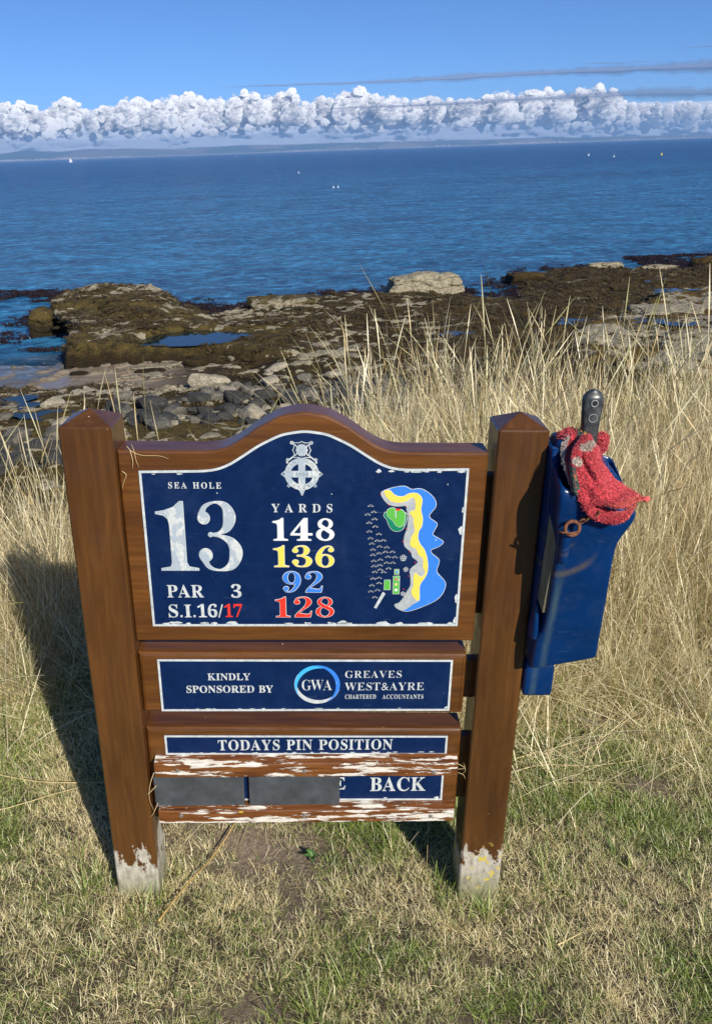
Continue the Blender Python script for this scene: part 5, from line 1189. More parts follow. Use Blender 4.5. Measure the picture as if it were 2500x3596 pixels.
# ================================================================== TOWEL
TOW = {'CL': [[0.5105, 0.01, 1.2169], [0.4956, 0, 1.2127], [0.4856, -0.02, 1.1929], [0.4811, -0.05, 1.1771], [0.4863, -0.07, 1.1583], [0.4948, -0.09, 1.1341]], 'CR': [[0.5252, 0.005, 1.2244], [0.5381, -0.005, 1.2219], [0.5237, -0.03, 1.2023], [0.4996, -0.07, 1.1843], [0.4966, -0.09, 1.1572], [0.5025, -0.1, 1.1265]],
 'AL': [[0.524, -0.02, 1.2222], [0.4959, -0.06, 1.2037], [0.4909, -0.085, 1.1782], [0.4957, -0.1, 1.1496], [0.5055, -0.112, 1.1198], [0.5184, -0.118, 1.1107], [0.5322, -0.12, 1.1246], [0.5458, -0.122, 1.1198], [0.5593, -0.125, 1.1124]],
 'AR': [[0.5369, 0.0, 1.2211], [0.5442, -0.03, 1.2054], [0.5514, -0.03, 1.1821], [0.5725, -0.035, 1.1605], [0.5922, -0.045, 1.1376], [0.6102, -0.055, 1.1267], [0.6218, -0.065, 1.1203], [0.6309, -0.08, 1.1175], [0.6404, -0.09, 1.1142]],
 'BL': [[0.5102, -0.1, 1.109], [0.5224, -0.112, 1.0935], [0.5345, -0.12, 1.0868], [0.5513, -0.122, 1.0789], [0.5722, -0.122, 1.0757]], 'BR': [[0.5459, -0.1, 1.1179], [0.5547, -0.1, 1.1033], [0.575, -0.1, 1.096], [0.5987, -0.095, 1.0954], [0.624, -0.09, 1.1038]]}
towel = empty('towel', MS)
tag(towel, 'red terry towel with white, green and yellow stripes draped over the ball washer', 'towel')
def cres(P, n):
    P = np.array(P, float); C_ = np.array(catmull(P, 8)); d = np.r_[0, np.cumsum(np.linalg.norm(np.diff(C_, axis=0), axis=1))]
    t = np.linspace(0, d[-1], n); return np.stack([np.interp(t, d, C_[:, k]) for k in range(3)], 1)
N = NT('terry cloth'); c = N.coord()
vc = N.attr('dye', 'GEOMETRY', 'Color'); n = N.noise(c, 420, 3, 0.8)
N.set(Base_Color=N.mix(N.ramp(n, [(0.35, 0.15), (0.6, 0.0)]), vc, (0.10, 0.004, 0.008)), Roughness=0.95, Normal=N.bump(n, 0.8, 0.003), Sheen_Weight=0.25); M_terry = N.m
RED = np.array((0.74, 0.060, 0.080)); WHT = np.array((0.72, 0.60, 0.50)); GRN = np.array((0.045, 0.15, 0.12)); YLW = np.array((0.68, 0.42, 0.08)); HEM = np.array((0.80, 0.12, 0.10)); MAR = np.array((0.20, 0.012, 0.02))
tuftV = []; tuftF = []; tuftC = []
def cloth(key, ns, nt_, bulge, fold, dye, fuzz=1.0, name='towel_fold'):
    L_ = cres(TOW[key + 'L'], ns); Rr = cres(TOW[key + 'R'], ns)
    s = np.linspace(0, 1, ns)[:, None]; t = np.linspace(0, 1, nt_)[None, :]
    P = L_[:, None, :] * (1 - t[..., None]) + Rr[:, None, :] * t[..., None]
    b = bulge(s, t) * np.ones((ns, nt_)); P[..., 1] -= b
    P[..., 1] -= fold(s, t) * np.ones((ns, nt_))
    nn = fbm(P.reshape(-1, 3) * 60, 3, 91).reshape(ns, nt_); P[..., 1] -= 0.0025 * nn; P[..., 2] += 0.0012 * fbm(P.reshape(-1, 3) * 80 + 5, 2, 92).reshape(ns, nt_)
    back = P.copy(); back[..., 1] += 0.005
    V = np.concatenate([P.reshape(-1, 3), back.reshape(-1, 3)]); N_ = ns * nt_
    idx = np.arange(N_).reshape(ns, nt_)
    F = np.stack([idx[:-1, :-1], idx[1:, :-1], idx[1:, 1:], idx[:-1, 1:]], -1).reshape(-1, 4)
    Fb = (F + N_)[:, ::-1]
    ring_ = np.concatenate([idx[:, 0], idx[-1, 1:], idx[-2::-1, -1], idx[0, -2:0:-1]])
    side = np.stack([ring_, np.roll(ring_, -1), np.roll(ring_, -1) + N_, ring_ + N_], -1)
    Sg, Tg = np.broadcast_arrays(s, t); C_ = dye(Sg, Tg, P)
    me = mesh_np(name, V, np.concatenate([F, Fb, side]), M_terry, True)
    ca = me.color_attributes.new('dye', 'FLOAT_COLOR', 'POINT')
    ca.data.foreach_set('color', np.concatenate([np.c_[C_.reshape(-1, 3), np.ones(N_)]] * 2).astype(np.float32).ravel())
    o = link(name, me, None, towel)
    # terry loops
    k = int(fuzz * N_ * 1.3); ii = rng.integers(1, ns - 1, k); jj = rng.integers(1, nt_ - 1, k)
    du = P[ii + 1, jj] - P[ii - 1, jj]; dv = P[ii, jj + 1] - P[ii, jj - 1]; nr = np.cross(dv, du); nr /= np.linalg.norm(nr, axis=1)[:, None] + 1e-9
    nr *= np.where(nr[:, 1] > 0, -1, 1)[:, None]
    base = P[ii, jj] + rng.normal(0, 0.0012, (k, 3)); d = nr + rng.normal(0, 0.55, (k, 3)) + np.array([0, 0, -0.35]); d /= np.linalg.norm(d, axis=1)[:, None]
    h = rng.uniform(0.0010, 0.0022, k)[:, None]; sd_ = np.cross(d, rng.normal(0, 1, (k, 3))); sd_ /= np.linalg.norm(sd_, axis=1)[:, None]; wd = 0.0007
    s2 = np.cross(d, sd_)
    q = [base + sd_ * wd, base - sd_ * wd * .5 + s2 * wd * .87, base - sd_ * wd * .5 - s2 * wd * .87]; q += [a_ + d * h for a_ in q] 
    VV = np.stack(q, 1).reshape(-1, 3)
    off = np.arange(k)[:, None] * 6; FF = np.concatenate([np.array([[0, 1, 4, 3]]) + off, np.array([[1, 2, 5, 4]]) + off, np.array([[2, 0, 3, 5]]) + off])
    me2 = mesh_np('terry_pile', VV, FF, M_terry); cc = np.repeat(C_[ii, jj] * rng.uniform(0.92, 1.06, (k, 1)), 6, 0)
    ca = me2.color_attributes.new('dye', 'FLOAT_COLOR', 'POINT'); ca.data.foreach_set('color', np.c_[cc, np.ones(len(cc))].astype(np.float32).ravel())
    pile = link('terry_pile', me2, None, o); pile['kind'] = 'stuff'
    return o
g2 = lambda s, t, a, b, c_, d_: np.exp(-((s - a) / b) ** 2 - ((t - c_) / d_) ** 2)
def dyeA(s, t, P):
    C_ = np.broadcast_to(RED, s.shape + (3,)).copy()
    wsp = (g2(s, t, .17, .07, .40, .35) + g2(s, t, .13, .04, .8, .35) + g2(s, t, .34, .06, .16, .20)) + 0.25 * n2(s * 40, t * 40, 1, 2, 5)
    C_[wsp > 0.55] = WHT
    st_ = (t < 0.10) & (s > .40) & (s < .60); C_[st_] = GRN; C_[(t < 0.07) & (s > .46) & (s < .53)] = YLW
    C_[(s > .90) & (t < 1)] = HEM; C_[(t > 0.985) & (s > 0.4)] = HEM
    return C_
def dyeC(s, t, P):
    C_ = np.broadcast_to(RED, s.shape + (3,)).copy()
    C_[(t < 0.20) & (s > 0.12)] = WHT * 0.9
    C_[(t > 0.50) & (t < 0.74)] = GRN; C_[(t > 0.74) & (s < 0.5)] = YLW
    C_[(t > .86) & (s > 0.35)] = RED; C_[(t > .80) & (s > .78)] = GRN; C_[(t > .86) & (s > .86) & (s < .94)] = YLW
    return C_
def dyeB(s, t, P):
    C_ = np.broadcast_to(RED, s.shape + (3,)).copy(); C_[s > .93] = HEM; C_[(t > 0.90) & (s > 0.5)] = HEM; return C_
cloth('C', 60, 34, lambda s, t: 0.017 * np.sin(np.pi * np.clip(t, 0, 1)) ** 0.6 * (1 - 0.2 * s), lambda s, t: 0.006 * np.sin(t * 9 + s * 2), dyeC)
cloth('A', 110, 70, lambda s, t: (0.034 - 0.024 * s ** 3) * np.sin(np.pi * t) ** 0.7, lambda s, t: 0.009 * np.sin(6.5 * t + 5 * s + 1) * (1 - 0.4 * s) + 0.008 * g2(s, t, .40, .12, .55, .12) - 0.012 * g2(s, t, .36, .16, .38 + 0.5 * (s - .36), .06) - 0.008 * g2(s, t, .68, .1, .25, .08), dyeA)
cloth('B', 50, 34, lambda s, t: 0.014 * np.sin(np.pi * t) ** 0.6, lambda s, t: 0.005 * np.sin(5 * t + 6 * s), dyeB)
# corner loops of cloth behind the handle and at the right tip
def puff(c, r, dye, seed, fuzz=900):
    V = IV * np.array(r) * (1 + 0.25 * fbm(IV * 1.8 + seed, 3, 95)[:, None]) + np.array(c)
    me = mesh_np('towel_corner', V, IF, M_terry, True); ca = me.color_attributes.new('dye', 'FLOAT_COLOR', 'POINT')
    ca.data.foreach_set('color', np.tile(np.r_[dye, 1.0], len(V)).astype(np.float32)); o = link('towel_corner', me, None, towel)
    if fuzz:
        k = fuzz; ii = rng.integers(0, len(V), k); d = IV[ii] + rng.normal(0, 0.5, (k, 3)) + np.array([0, 0, -0.35]); d /= np.linalg.norm(d, axis=1)[:, None]
        base = V[ii] + rng.normal(0, 0.001, (k, 3)); h = rng.uniform(0.0022, 0.0042, k)[:, None]; sd_ = np.cross(d, rng.normal(0, 1, (k, 3))); sd_ /= np.linalg.norm(sd_, axis=1)[:, None]; s2 = np.cross(d, sd_); wd = 0.0008
        q = [base + sd_ * wd, base - sd_ * wd * .5 + s2 * wd * .87, base - sd_ * wd * .5 - s2 * wd * .87]; q += [a_ + d * h for a_ in q]
        off = np.arange(k)[:, None] * 6; FF = np.concatenate([np.array([[0, 1, 4, 3]]) + off, np.array([[1, 2, 5, 4]]) + off, np.array([[2, 0, 3, 5]]) + off])
        me2 = mesh_np('terry_pile', np.stack(q, 1).reshape(-1, 3), FF, M_terry); cc = np.repeat(dye[None, :] * rng.uniform(0.75, 1.15, (k, 1)), 6, 0)
        ca = me2.color_attributes.new('dye', 'FLOAT_COLOR', 'POINT'); ca.data.foreach_set('color', np.c_[cc, np.ones(len(cc))].astype(np.float32).ravel())
        pile = link('terry_pile', me2, None, o); pile['kind'] = 'stuff'
puff((0.5740, 0.014, 1.1905), (0.013, 0.012, 0.020), RED * 0.95, 3.3)
puff((0.6400, -0.088, 1.1135), (0.0075, 0.006, 0.006), HEM, 5.1, 0)
puff((0.6060, -0.082, 1.0985), (0.016, 0.006, 0.008), MAR, 7.7)
puff((0.5100, 0.004, 1.205), (0.022, 0.022, 0.016), RED * 0.8, 8.8)
puff((0.5300, -0.030, 1.165), (0.035, 0.035, 0.040), RED * 0.8, 9.8)
puff((0.5650, -0.045, 1.118), (0.036, 0.024, 0.022), RED * 0.8, 11.8)

# ================================================================== GRASS
M_blade = None
def mat_grass(name, dry_lo, dry_hi, gr_lo, gr_hi, trans=0.3, old=False):
    N = NT(name); N.t.nodes.remove(N.b)
    dry = N.attr('dry', 'INSTANCER'); br = N.attr('rnd')
    rnd = N.math('FRACT', N.math('ADD', N.math('MULTIPLY', br, 3.7), N.attr('var', 'INSTANCER')))
    a = N.mix(rnd, dry_lo, dry_hi); b = N.mix(rnd, gr_lo, gr_hi)
    if old: a = N.mix(N.ramp(N.math('FRACT', N.math('MULTIPLY', br, 11.3)), [(0.12, 0.7), (0.20, 0.0)]), a, (0.13, 0.095, 0.042))
    f = N.math('ADD', dry, N.math('MULTIPLY', N.math('SUBTRACT', br, 0.5), 0.9))
    col = N.mix(N.ramp(f, [(0.38, 0.0), (0.62, 1.0)]), b, a)
    df = N.n('ShaderNodeBsdfDiffuse', inp={'Color': col}); tr = N.n('ShaderNodeBsdfTranslucent', inp={'Color': col})
    gl = N.n('ShaderNodeBsdfGlossy', inp={'Color': (1, 1, 1, 1), 'Roughness': 0.45})
    m1 = N.n('ShaderNodeMixShader', inp={0: trans, 1: df.outputs[0], 2: tr.outputs[0]})
    m2 = N.n('ShaderNodeMixShader', inp={0: 0.05, 1: m1.outputs[0], 2: gl.outputs[0]})
    N.l(m2.outputs[0], N.out.inputs['Surface']); return N.m
M_turf = mat_grass('short turf blades', (0.62, 0.50, 0.23), (1.0, 0.90, 0.56), (0.10, 0.18, 0.022), (0.36, 0.45, 0.09))
M_tall = mat_grass('tall dry grass blades', (0.56, 0.41, 0.18), (1.0, 0.92, 0.62), (0.12, 0.15, 0.03), (0.34, 0.36, 0.10), 0.2, True)

def blades(specs, segs=3, mat=None, name='tuft'):
    """specs: (bx,by, azimuth, length, width, lean, curl, rnd, seedhead)"""
    V = []; F = []; rn = []
    for (bx, by, az, ln, wd, lean, curl, rnd, seed) in specs:
        ca, sa = math.cos(az), math.sin(az); px_, py_ = -sa, ca
        x, y, z = bx, by, -0.004; b0 = len(V); th = lean; st = ln / segs
        tw = random.uniform(-0.6, 0.6); px_, py_ = px_ * math.cos(tw) - py_ * math.sin(tw), px_ * math.sin(tw) + py_ * math.cos(tw)
        for k in range(segs + 1):
            u = k / segs
            w_ = wd * (1 - 0.75 * u) if not seed else wd * 0.55
            if seed and u > 0.78: w_ = wd * (2.1 - 1.7 * abs((u - 0.88) / 0.12))
            V += [(x - px_ * w_ / 2, y - py_ * w_ / 2, z), (x + px_ * w_ / 2, y + py_ * w_ / 2, z)]; rn += [rnd, rnd]
            th += curl / segs
            x += ca * math.sin(th) * st; y += sa * math.sin(th) * st; z += math.cos(th) * st
        for k in range(segs): F.append((b0 + 2 * k, b0 + 2 * k + 1, b0 + 2 * k + 3, b0 + 2 * k + 2))
    return mesh_np(name, V, np.array(F), mat, False, {'rnd': rn})

def scatter(name, P, rot, scl, idx, dry, protos, kind='stuff', label=None, cat=None, mat=None):
    me = mesh_np(name, P, [], None, False, {'rot': rot, 'scl': scl, 'pidx': idx, 'dry': dry, 'var': rng.random(len(P))})
    if mat: me.materials.append(mat)
    col = bpy.data.collections.new(name + '_kinds')
    for i, p in enumerate(protos):
        col.objects.link(bpy.data.objects.new('%s_kind_%02d' % (name, i), p))
    o = link(name, me)
    ng = bpy.data.node_groups.new(name, 'GeometryNodeTree')
    ng.interface.new_socket('Geometry', in_out='INPUT', socket_type='NodeSocketGeometry'); ng.interface.new_socket('Geometry', in_out='OUTPUT', socket_type='NodeSocketGeometry')
    gi = ng.nodes.new('NodeGroupInput'); go = ng.nodes.new('NodeGroupOutput')
    ci = ng.nodes.new('GeometryNodeCollectionInfo'); ci.inputs[0].default_value = col; ci.inputs[1].default_value = True; ci.inputs[2].default_value = True
    ip = ng.nodes.new('GeometryNodeInstanceOnPoints'); ip.inputs['Pick Instance'].default_value = True
    def na(nm, typ):
        a_ = ng.nodes.new('GeometryNodeInputNamedAttribute'); a_.data_type = typ; a_.inputs[0].default_value = nm; return a_.outputs[0]
    f2i = ng.nodes.new('FunctionNodeFloatToInt'); ng.links.new(na('pidx', 'FLOAT'), f2i.inputs[0])
    ng.links.new(gi.outputs[0], ip.inputs['Points']); ng.links.new(ci.outputs[0], ip.inputs['Instance']); ng.links.new(f2i.outputs[0], ip.inputs['Instance Index'])
    ng.links.new(na('rot', 'FLOAT_VECTOR'), ip.inputs['Rotation']); ng.links.new(na('scl', 'FLOAT'), ip.inputs['Scale'])
    ng.links.new(ip.outputs[0], go.inputs[0])
    md = o.modifiers.new('instances', 'NODES'); md.node_group = ng
    return tag(o, label, cat, None, kind)

turf_protos = []
for k in range(7):
    sp_ = []
    for _ in range(15):
        a_ = random.uniform(0, 6.28); r_ = 0.024 * math.sqrt(random.random())
        sp_.append((r_ * math.cos(a_), r_ * math.sin(a_), random.uniform(0, 6.28), random.uniform(0.016, 0.042), random.uniform(0.0011, 0.0026), random.uniform(0.45, 1.5), random.uniform(-0.2, 1.2), random.random(), False))
    turf_protos.append(blades(sp_, 2, M_turf, 'turf_tuft'))
def tall_start(x): return 0.66 + 0.16 * n2(x, 0 * np.asarray(x, float), 1.7, 3, 15) + 0.10 * sstep(0.2, -0.4, x) * sstep(-1.2, -0.6, x)
n_ = 160000
px_ = rng.uniform(-2.4, 3.0, n_); py_ = rng.uniform(-1.3, 2.4, n_)
vis = (np.abs(px_ - 0.1) < 0.62 + 0.62 * (py_ + 1.3)) & (py_ > -1.05)
bare = bare_amount(px_, py_) * 1.0 + 0.2 * n2(px_, py_, 14, 2, 13)
keep = vis & (rng.random(n_) > np.clip(bare, 0, 0.97)) & (rng.random(n_) > sstep(0.9, 2.2, py_) * 0.7)
px_, py_ = px_[keep], py_[keep]
g_ = n2(px_, py_, 1.9, 3, 14) * 1.0 + n2(px_, py_, 7.0, 3, 16) * 0.7
dry = 0.46 - 0.95 * g_ - 0.30 * sstep(-0.25, -0.75, py_) * sstep(0.0, 0.5, px_) - 0.12 * sstep(0.3, 0.9, px_) + 0.25 * sstep(-0.1, -0.5, px_) * sstep(0.0, -0.5, py_) + 0.3 * sstep(0.35, 0.8, py_) - 0.22 * np.exp(-((px_ - 0.08) / 0.2) ** 2 - ((py_ + 0.22) / 0.2) ** 2)
scl = 0.88 * rng.uniform(0.65, 1.25, len(px_)) * (1 + 0.25 * n2(px_, py_, 5, 2, 17)); scl *= np.where(dry < 0.35, 1.2, 0.95) + 0.5 * sstep(0.2, 0.7, py_)
z_ = ground_z(px_, py_)
scatter('turf_grass', np.c_[px_, py_, z_], np.c_[rng.normal(0, 0.12, len(px_)), rng.normal(0, 0.12, len(px_)), rng.uniform(0, 6.28, len(px_))], scl, rng.integers(0, 7, len(px_)), dry, turf_protos,
        label='short patchy turf, half straw coloured and half green, in front of the sign', mat=M_turf)

# long green tufts round the feet of the posts and in the lawn
lg_protos = []
for k in range(4):
    sp_ = []
    for _ in range(14):
        a_ = random.uniform(0, 6.28); r_ = 0.022 * math.sqrt(random.random())
        sp_.append((r_ * math.cos(a_), r_ * math.sin(a_), a_ + random.uniform(-.5, .5), random.uniform(0.04, 0.095), random.uniform(0.0018, 0.0032), random.uniform(0.05, 0.5), random.uniform(0.1, 1.1), random.random(), False))
    lg_protos.append(blades(sp_, 4, M_turf, 'long_tuft'))
spots = []
for (x, y, r_, n_) in [(0.42, -0.055, 0.06, 16), (0.355, -0.03, 0.03, 7), (0.47, -0.03, 0.03, 6), (-0.42, -0.05, 0.05, 7), (-0.50, 0.02, 0.05, 14), (-0.36, 0.03, 0.025, 9), (-0.345, 0.10, 0.03, 5), (0.33, 0.02, 0.02, 4), (0.02, -0.55, 0.05, 5), (0.03, -0.28, 0.10, 14),
                       (0.75, 0.2, 0.18, 22), (0.6, 0.35, 0.15, 18), (0.95, -0.1, 0.2, 18), (0.5, -0.6, 0.2, 26), (0.3, -0.75, 0.2, 18), (0.7, -0.45, 0.2, 18), (-0.8, 0.35, 0.25, 22), (-0.9, 0.0, 0.2, 14), (0.22, 0.10, 0.05, 6), (0.62, 0.05, 0.04, 7)]:
    for _ in range(n_): spots.append((x + random.gauss(0, r_ * .6), y + random.gauss(0, r_ * .6)))
spots = np.array([s_ for s_ in spots if not (-0.49 < s_[0] < -0.35 and -0.03 < s_[1] < 0.12) and not (0.35 < s_[0] < 0.49 and -0.05 < s_[1] < 0.10)])
scatter('long_grass', np.c_[spots, ground_z(spots[:, 0], spots[:, 1])], np.c_[np.zeros((len(spots), 2)), rng.uniform(0, 6.28, len(spots))], rng.uniform(0.5, 1.1, len(spots)), rng.integers(0, 4, len(spots)), rng.uniform(0.05, 0.45, len(spots)), lg_protos,
        label='longer green grass tufts round the feet of the sign posts', mat=M_turf)

tall_protos = []
for k in range(10):
    sp_ = []
    for _ in range(26):
        a_ = random.uniform(0, 6.28); r_ = 0.06 * math.sqrt(random.random()); ln = random.uniform(0.16, 0.48) if random.random() < 0.9 else random.uniform(0.5, 0.68)
        sp_.append((r_ * math.cos(a_), r_ * math.sin(a_), random.uniform(0, 6.28), ln, random.uniform(0.0013, 0.0042), abs(random.gauss(0, 0.28)), abs(random.gauss(0.35, 0.55)), random.random(), False))
    for _ in range(random.choice((0, 1, 2))):
        sp_.append((random.gauss(0, .03), random.gauss(0, .03), random.uniform(0, 6.28), random.uniform(0.50, 0.95), random.uniform(0.0018, 0.0026), abs(random.gauss(0, 0.14)), random.uniform(0.05, 0.95), random.random(), True))
    tall_protos.append(blades(sp_, 8, M_tall, 'tall_clump'))
flat_protos = []
for k in range(5):   # matted thatch
    sp_ = []
    for _ in range(26):
        a_ = random.uniform(0, 6.28); r_ = 0.07 * math.sqrt(random.random())
        sp_.append((r_ * math.cos(a_), r_ * math.sin(a_), random.uniform(0, 6.28), random.uniform(0.08, 0.42), random.uniform(0.0014, 0.0040), random.uniform(0.5, 1.35), random.uniform(-0.1, 0.8), random.random(), False))
    flat_protos.append(blades(sp_, 4, M_tall, 'thatch'))
n_ = 26000
px_ = rng.uniform(-3.2, 5.2, n_); py_ = rng.uniform(0.4, 6.6, n_)
ts = tall_start(px_); ey = edge_y(px_)
dens = sstep(0, 0.35, py_ - ts) * np.where(px_ < -0.45, sstep(4.5, 1.5, py_ - ey), sstep(1.3, 0.3, py_ - ey))
dens *= np.where(px_ < -0.05, 0.36, 0.60) * sstep(-0.28, 0.20, 0.35 * n2(px_, py_, 5.5, 2, 28) + n2(px_, py_, 2.2, 3, 18) + 0.3)
dens *= (np.abs(px_ - 0.15) < 0.8 + 0.62 * (py_ + 1.2))
keep = rng.random(n_) < dens; px_, py_, ts = px_[keep], py_[keep], ts[keep]
hs = np.interp(px_, [-3, -1.0, -0.55, -0.25, 0.05, 0.4, 0.8, 3, 5], [1.2, 1.25, 1.15, 0.78, 0.92, 1.15, 1.25, 1.3, 1.3]) * (0.45 + 0.55 * sstep(0.0, 0.9, py_ - ts))
hs *= rng.uniform(0.75, 1.08, len(px_)) * (1 + 0.18 * n2(px_, py_, 1.5, 2, 19))
lean = np.c_[rng.normal(0, 0.2, len(px_)) + 0.05, rng.normal(0.14, 0.22, len(px_)), rng.uniform(0, 6.28, len(px_))]
scatter('tall_grass', np.c_[px_, py_, ground_z(px_, py_)], lean, hs, rng.integers(0, 10, len(px_)), 0.86 + 0.25 * n2(px_, py_, 1.6, 3, 20) - 0.25 * sstep(0.5, 0.0, py_ - ts), tall_protos,
        label='tall dry straw coloured grass with seed heads along the cliff edge', mat=M_tall)
n_ = 14000
px_ = rng.uniform(-2.6, 4.6, n_); py_ = rng.uniform(0.3, 5.6, n_); ts = tall_start(px_)
keep = (rng.random(n_) < sstep(-0.25, 0.3, py_ - ts + 0.2 * n2(px_, py_, 3, 2, 8)) * np.where(py_ > 2.4, 0.35, 0.8)) & (py_ < edge_y(px_) + 0.5) & (np.abs(px_ - 0.15) < 0.8 + 0.62 * (py_ + 1.2))
px_, py_ = px_[keep], py_[keep]
scatter('thatch_grass', np.c_[px_, py_, ground_z(px_, py_)], np.c_[rng.normal(0, 0.1, len(px_)), rng.normal(0, 0.1, len(px_)), rng.uniform(0, 6.28, len(px_))], rng.uniform(0.6, 1.2, len(px_)), rng.integers(0, 5, len(px_)),
        0.72 + 0.4 * n2(px_, py_, 2.5, 3, 24), flat_protos, label='matted fallen straw at the foot of the tall grass', mat=M_tall)

# ---- single stalks that can be told apart
M_stalk = mat_simple('dry straw', (0.62, 0.48, 0.24), 0.6, 0, 0.15, 30)
M_stalk2 = mat_simple('orange brown straw', (0.50, 0.32, 0.10), 0.6, 0, 0.3, 20)
def stalk(name, pts, r, mat, label):
    P = []
    for c_ in catmull([(x, y, 0) for x, y in pts], 8): P.append((c_[0], c_[1], float(ground_z(c_[0], c_[1])) + 0.022))
    o = tube(name, P, r, mat, None, 6, False, lambda u: 1 - 0.6 * u)
    tag(o, label, 'grass stalk')
stalk('grass_stalk', [(-0.352, -0.085), (-0.31, 0.02), (-0.262, 0.12), (-0.198, 0.262), (-0.16, 0.33)], 0.0026, M_stalk2, 'thick orange brown dead stalk lying on the turf right of the left post foot')
stalk('grass_stalk', [(0.60, 0.44), (0.72, 0.47), (0.86, 0.475), (1.01, 0.50)], 0.0017, M_stalk, 'long pale straw stalk lying flat on the turf below the ball washer')
stalk('grass_stalk', [(0.63, 0.50), (0.78, 0.56), (0.93, 0.65), (1.10, 0.80)], 0.0020, M_stalk, 'pale straw stalk slanting away from the right post towards the tall grass')
stalk('grass_stalk', [(0.582, -0.150), (0.615, -0.135), (0.650, -0.118)], 0.0022, M_stalk, 'short broad piece of bleached straw lying on the turf right of the right post')
stalk('grass_stalk', [(-0.93, 0.43), (-0.75, 0.385), (-0.58, 0.385), (-0.50, 0.40)], 0.0017, M_stalk, 'long straw stalk bowed across the turf into the shadow of the left post')
stalk('grass_stalk', [(-0.88, 0.27), (-0.74, 0.32), (-0.58, 0.395)], 0.0014, M_stalk, 'thin straw stalk on the turf at left, nearer than the bowed one')
def caught(pts_list, label):
    g = empty('caught_straw', MS); tag(g, label, 'straw')
    for P in pts_list: tube('straw_strand', [tuple(q) for q in catmull(P, 5)], 0.0008, M_stalk, g, 5, False, lambda u: 1 - 0.7 * u)
caught([[(-0.345, 0.045, 1.171), (-0.335, 0.022, 1.166), (-0.330, 0.012, 1.150), (-0.326, 0.015, 1.132)], [(-0.350, 0.03, 1.172), (-0.338, 0.02, 1.164), (-0.318, 0.016, 1.158), (-0.285, 0.016, 1.157), (-0.268, 0.016, 1.151)],
        [(-0.342, 0.02, 1.168), (-0.337, 0.014, 1.148), (-0.339, 0.014, 1.130)], [(-0.360, 0.016, 1.125), (-0.352, 0.013, 1.118), (-0.358, 0.014, 1.104), (-0.362, 0.012, 1.09)]], 'frayed straw caught where the left post meets the top of the board')
caught([[(0.334, -0.010, 0.428), (0.350, -0.016, 0.424), (0.358, -0.014, 0.410), (0.350, -0.012, 0.396)], [(0.340, -0.009, 0.410), (0.356, -0.016, 0.418), (0.352, -0.015, 0.432)], [(0.342, -0.009, 0.400), (0.354, -0.015, 0.398), (0.360, -0.012, 0.383)]], 'wisp of straw caught on the right end of the upper batten')
caught([[(-0.352, 0.002, 0.40), (-0.362, -0.010, 0.37), (-0.366, -0.012, 0.33), (-0.358, -0.010, 0.292)], [(-0.350, 0.0, 0.36), (-0.364, -0.012, 0.350), (-0.372, -0.012, 0.345)], [(-0.350, -0.002, 0.31), (-0.362, -0.012, 0.285), (-0.370, -0.01, 0.278)]], 'dry grass strands hanging over the left end of the cover panels')
# a small broad-leaved weed by the bare soil
wd = empty('weed', Matrix.Translation((0.006, 0.141, float(ground_z(0.006, 0.141)) + 0.008)))
tag(wd, 'small bright green broad leaved weed at the edge of the bare soil', 'weed')
M_leaf = mat_simple('fresh green leaf', (0.07, 0.16, 0.035), 0.5)
bm = bmesh.new()
def leaf_mesh():
    V = []; F = []
    for k in range(6):
        u = k / 5; w_ = 0.009 * math.sin(math.pi * min(1, u * 0.93 + 0.05)) ** 0.7
        x = 0.042 * u; z = 0.018 * math.sin(u * 2.2)
        V += [(x, -w_, z + 0.003), (x, 0, z), (x, w_, z + 0.003)]
    for k in range(5): F += [(3 * k, 3 * k + 1, 3 * k + 4, 3 * k + 3), (3 * k + 1, 3 * k + 2, 3 * k + 5, 3 * k + 4)]
    return mesh_np('leaf', V, F, M_leaf, True)
lm = leaf_mesh()
for k in range(8):
    o = link('leaf', lm, None, wd); s_ = random.uniform(0.3, 0.6)
    o.matrix_local = Matrix.Rotation(k * 0.8 + random.uniform(-.2, .2), 4, 'Z') @ Matrix.Rotation(random.uniform(-0.25, 0.15), 4, 'Y') @ Matrix.Diagonal((s_, s_, s_, 1))

# ================================================================== BOULDERS
def mat_boulder(name, a, b, c3):
    N = NT(name); c = N.coord(); p = N.pos()
    n = N.noise(c, 2.2, 7, 0.72); n3 = N.noise(c, 9, 5, 0.75)
    col = N.ramp(n, [(0.3, a), (0.52, b), (0.72, c3)])
    col = N.mix(N.ramp(n3, [(0.35, 0.6), (0.55, 0.0)]), col, tuple(q * 0.4 for q in a))
    N.set(Base_Color=col, Roughness=0.85, Normal=N.bump(N.math('ADD', n, N.math('MULTIPLY', n3, 0.4)), 0.9, 0.05)); return N.m
M_bg = mat_boulder('grey boulder stone', (0.055, 0.053, 0.045), (0.14, 0.13, 0.105), (0.26, 0.24, 0.185))
M_bd = mat_boulder('dark boulder stone', (0.018, 0.018, 0.016), (0.045, 0.045, 0.040), (0.11, 0.105, 0.09))
M_bp = mat_boulder('pale boulder stone', (0.20, 0.175, 0.12), (0.38, 0.34, 0.25), (0.52, 0.48, 0.37))
bsh = []
for k in range(9):
    q = IV / np.abs(IV).max(1)[:, None] * 0.45 + IV * 0.62
    rv = np.random.default_rng(k + 50)
    for _ in range(9):   # shear off facets
        d = rv.normal(0, 1, 3); d /= np.linalg.norm(d); h_ = rv.uniform(0.62, 0.85); dd = q @ d; q = q - np.clip(dd - h_, 0, None)[:, None] * d * 0.85
    q = q * (1 + 0.13 * fbm(IV * 1.6 + k * 5, 4, 100 + k)[:, None]) * np.array([rv.uniform(0.95, 1.25), rv.uniform(0.75, 1.0), rv.uniform(0.55, 0.8)])
    bsh.append(q)
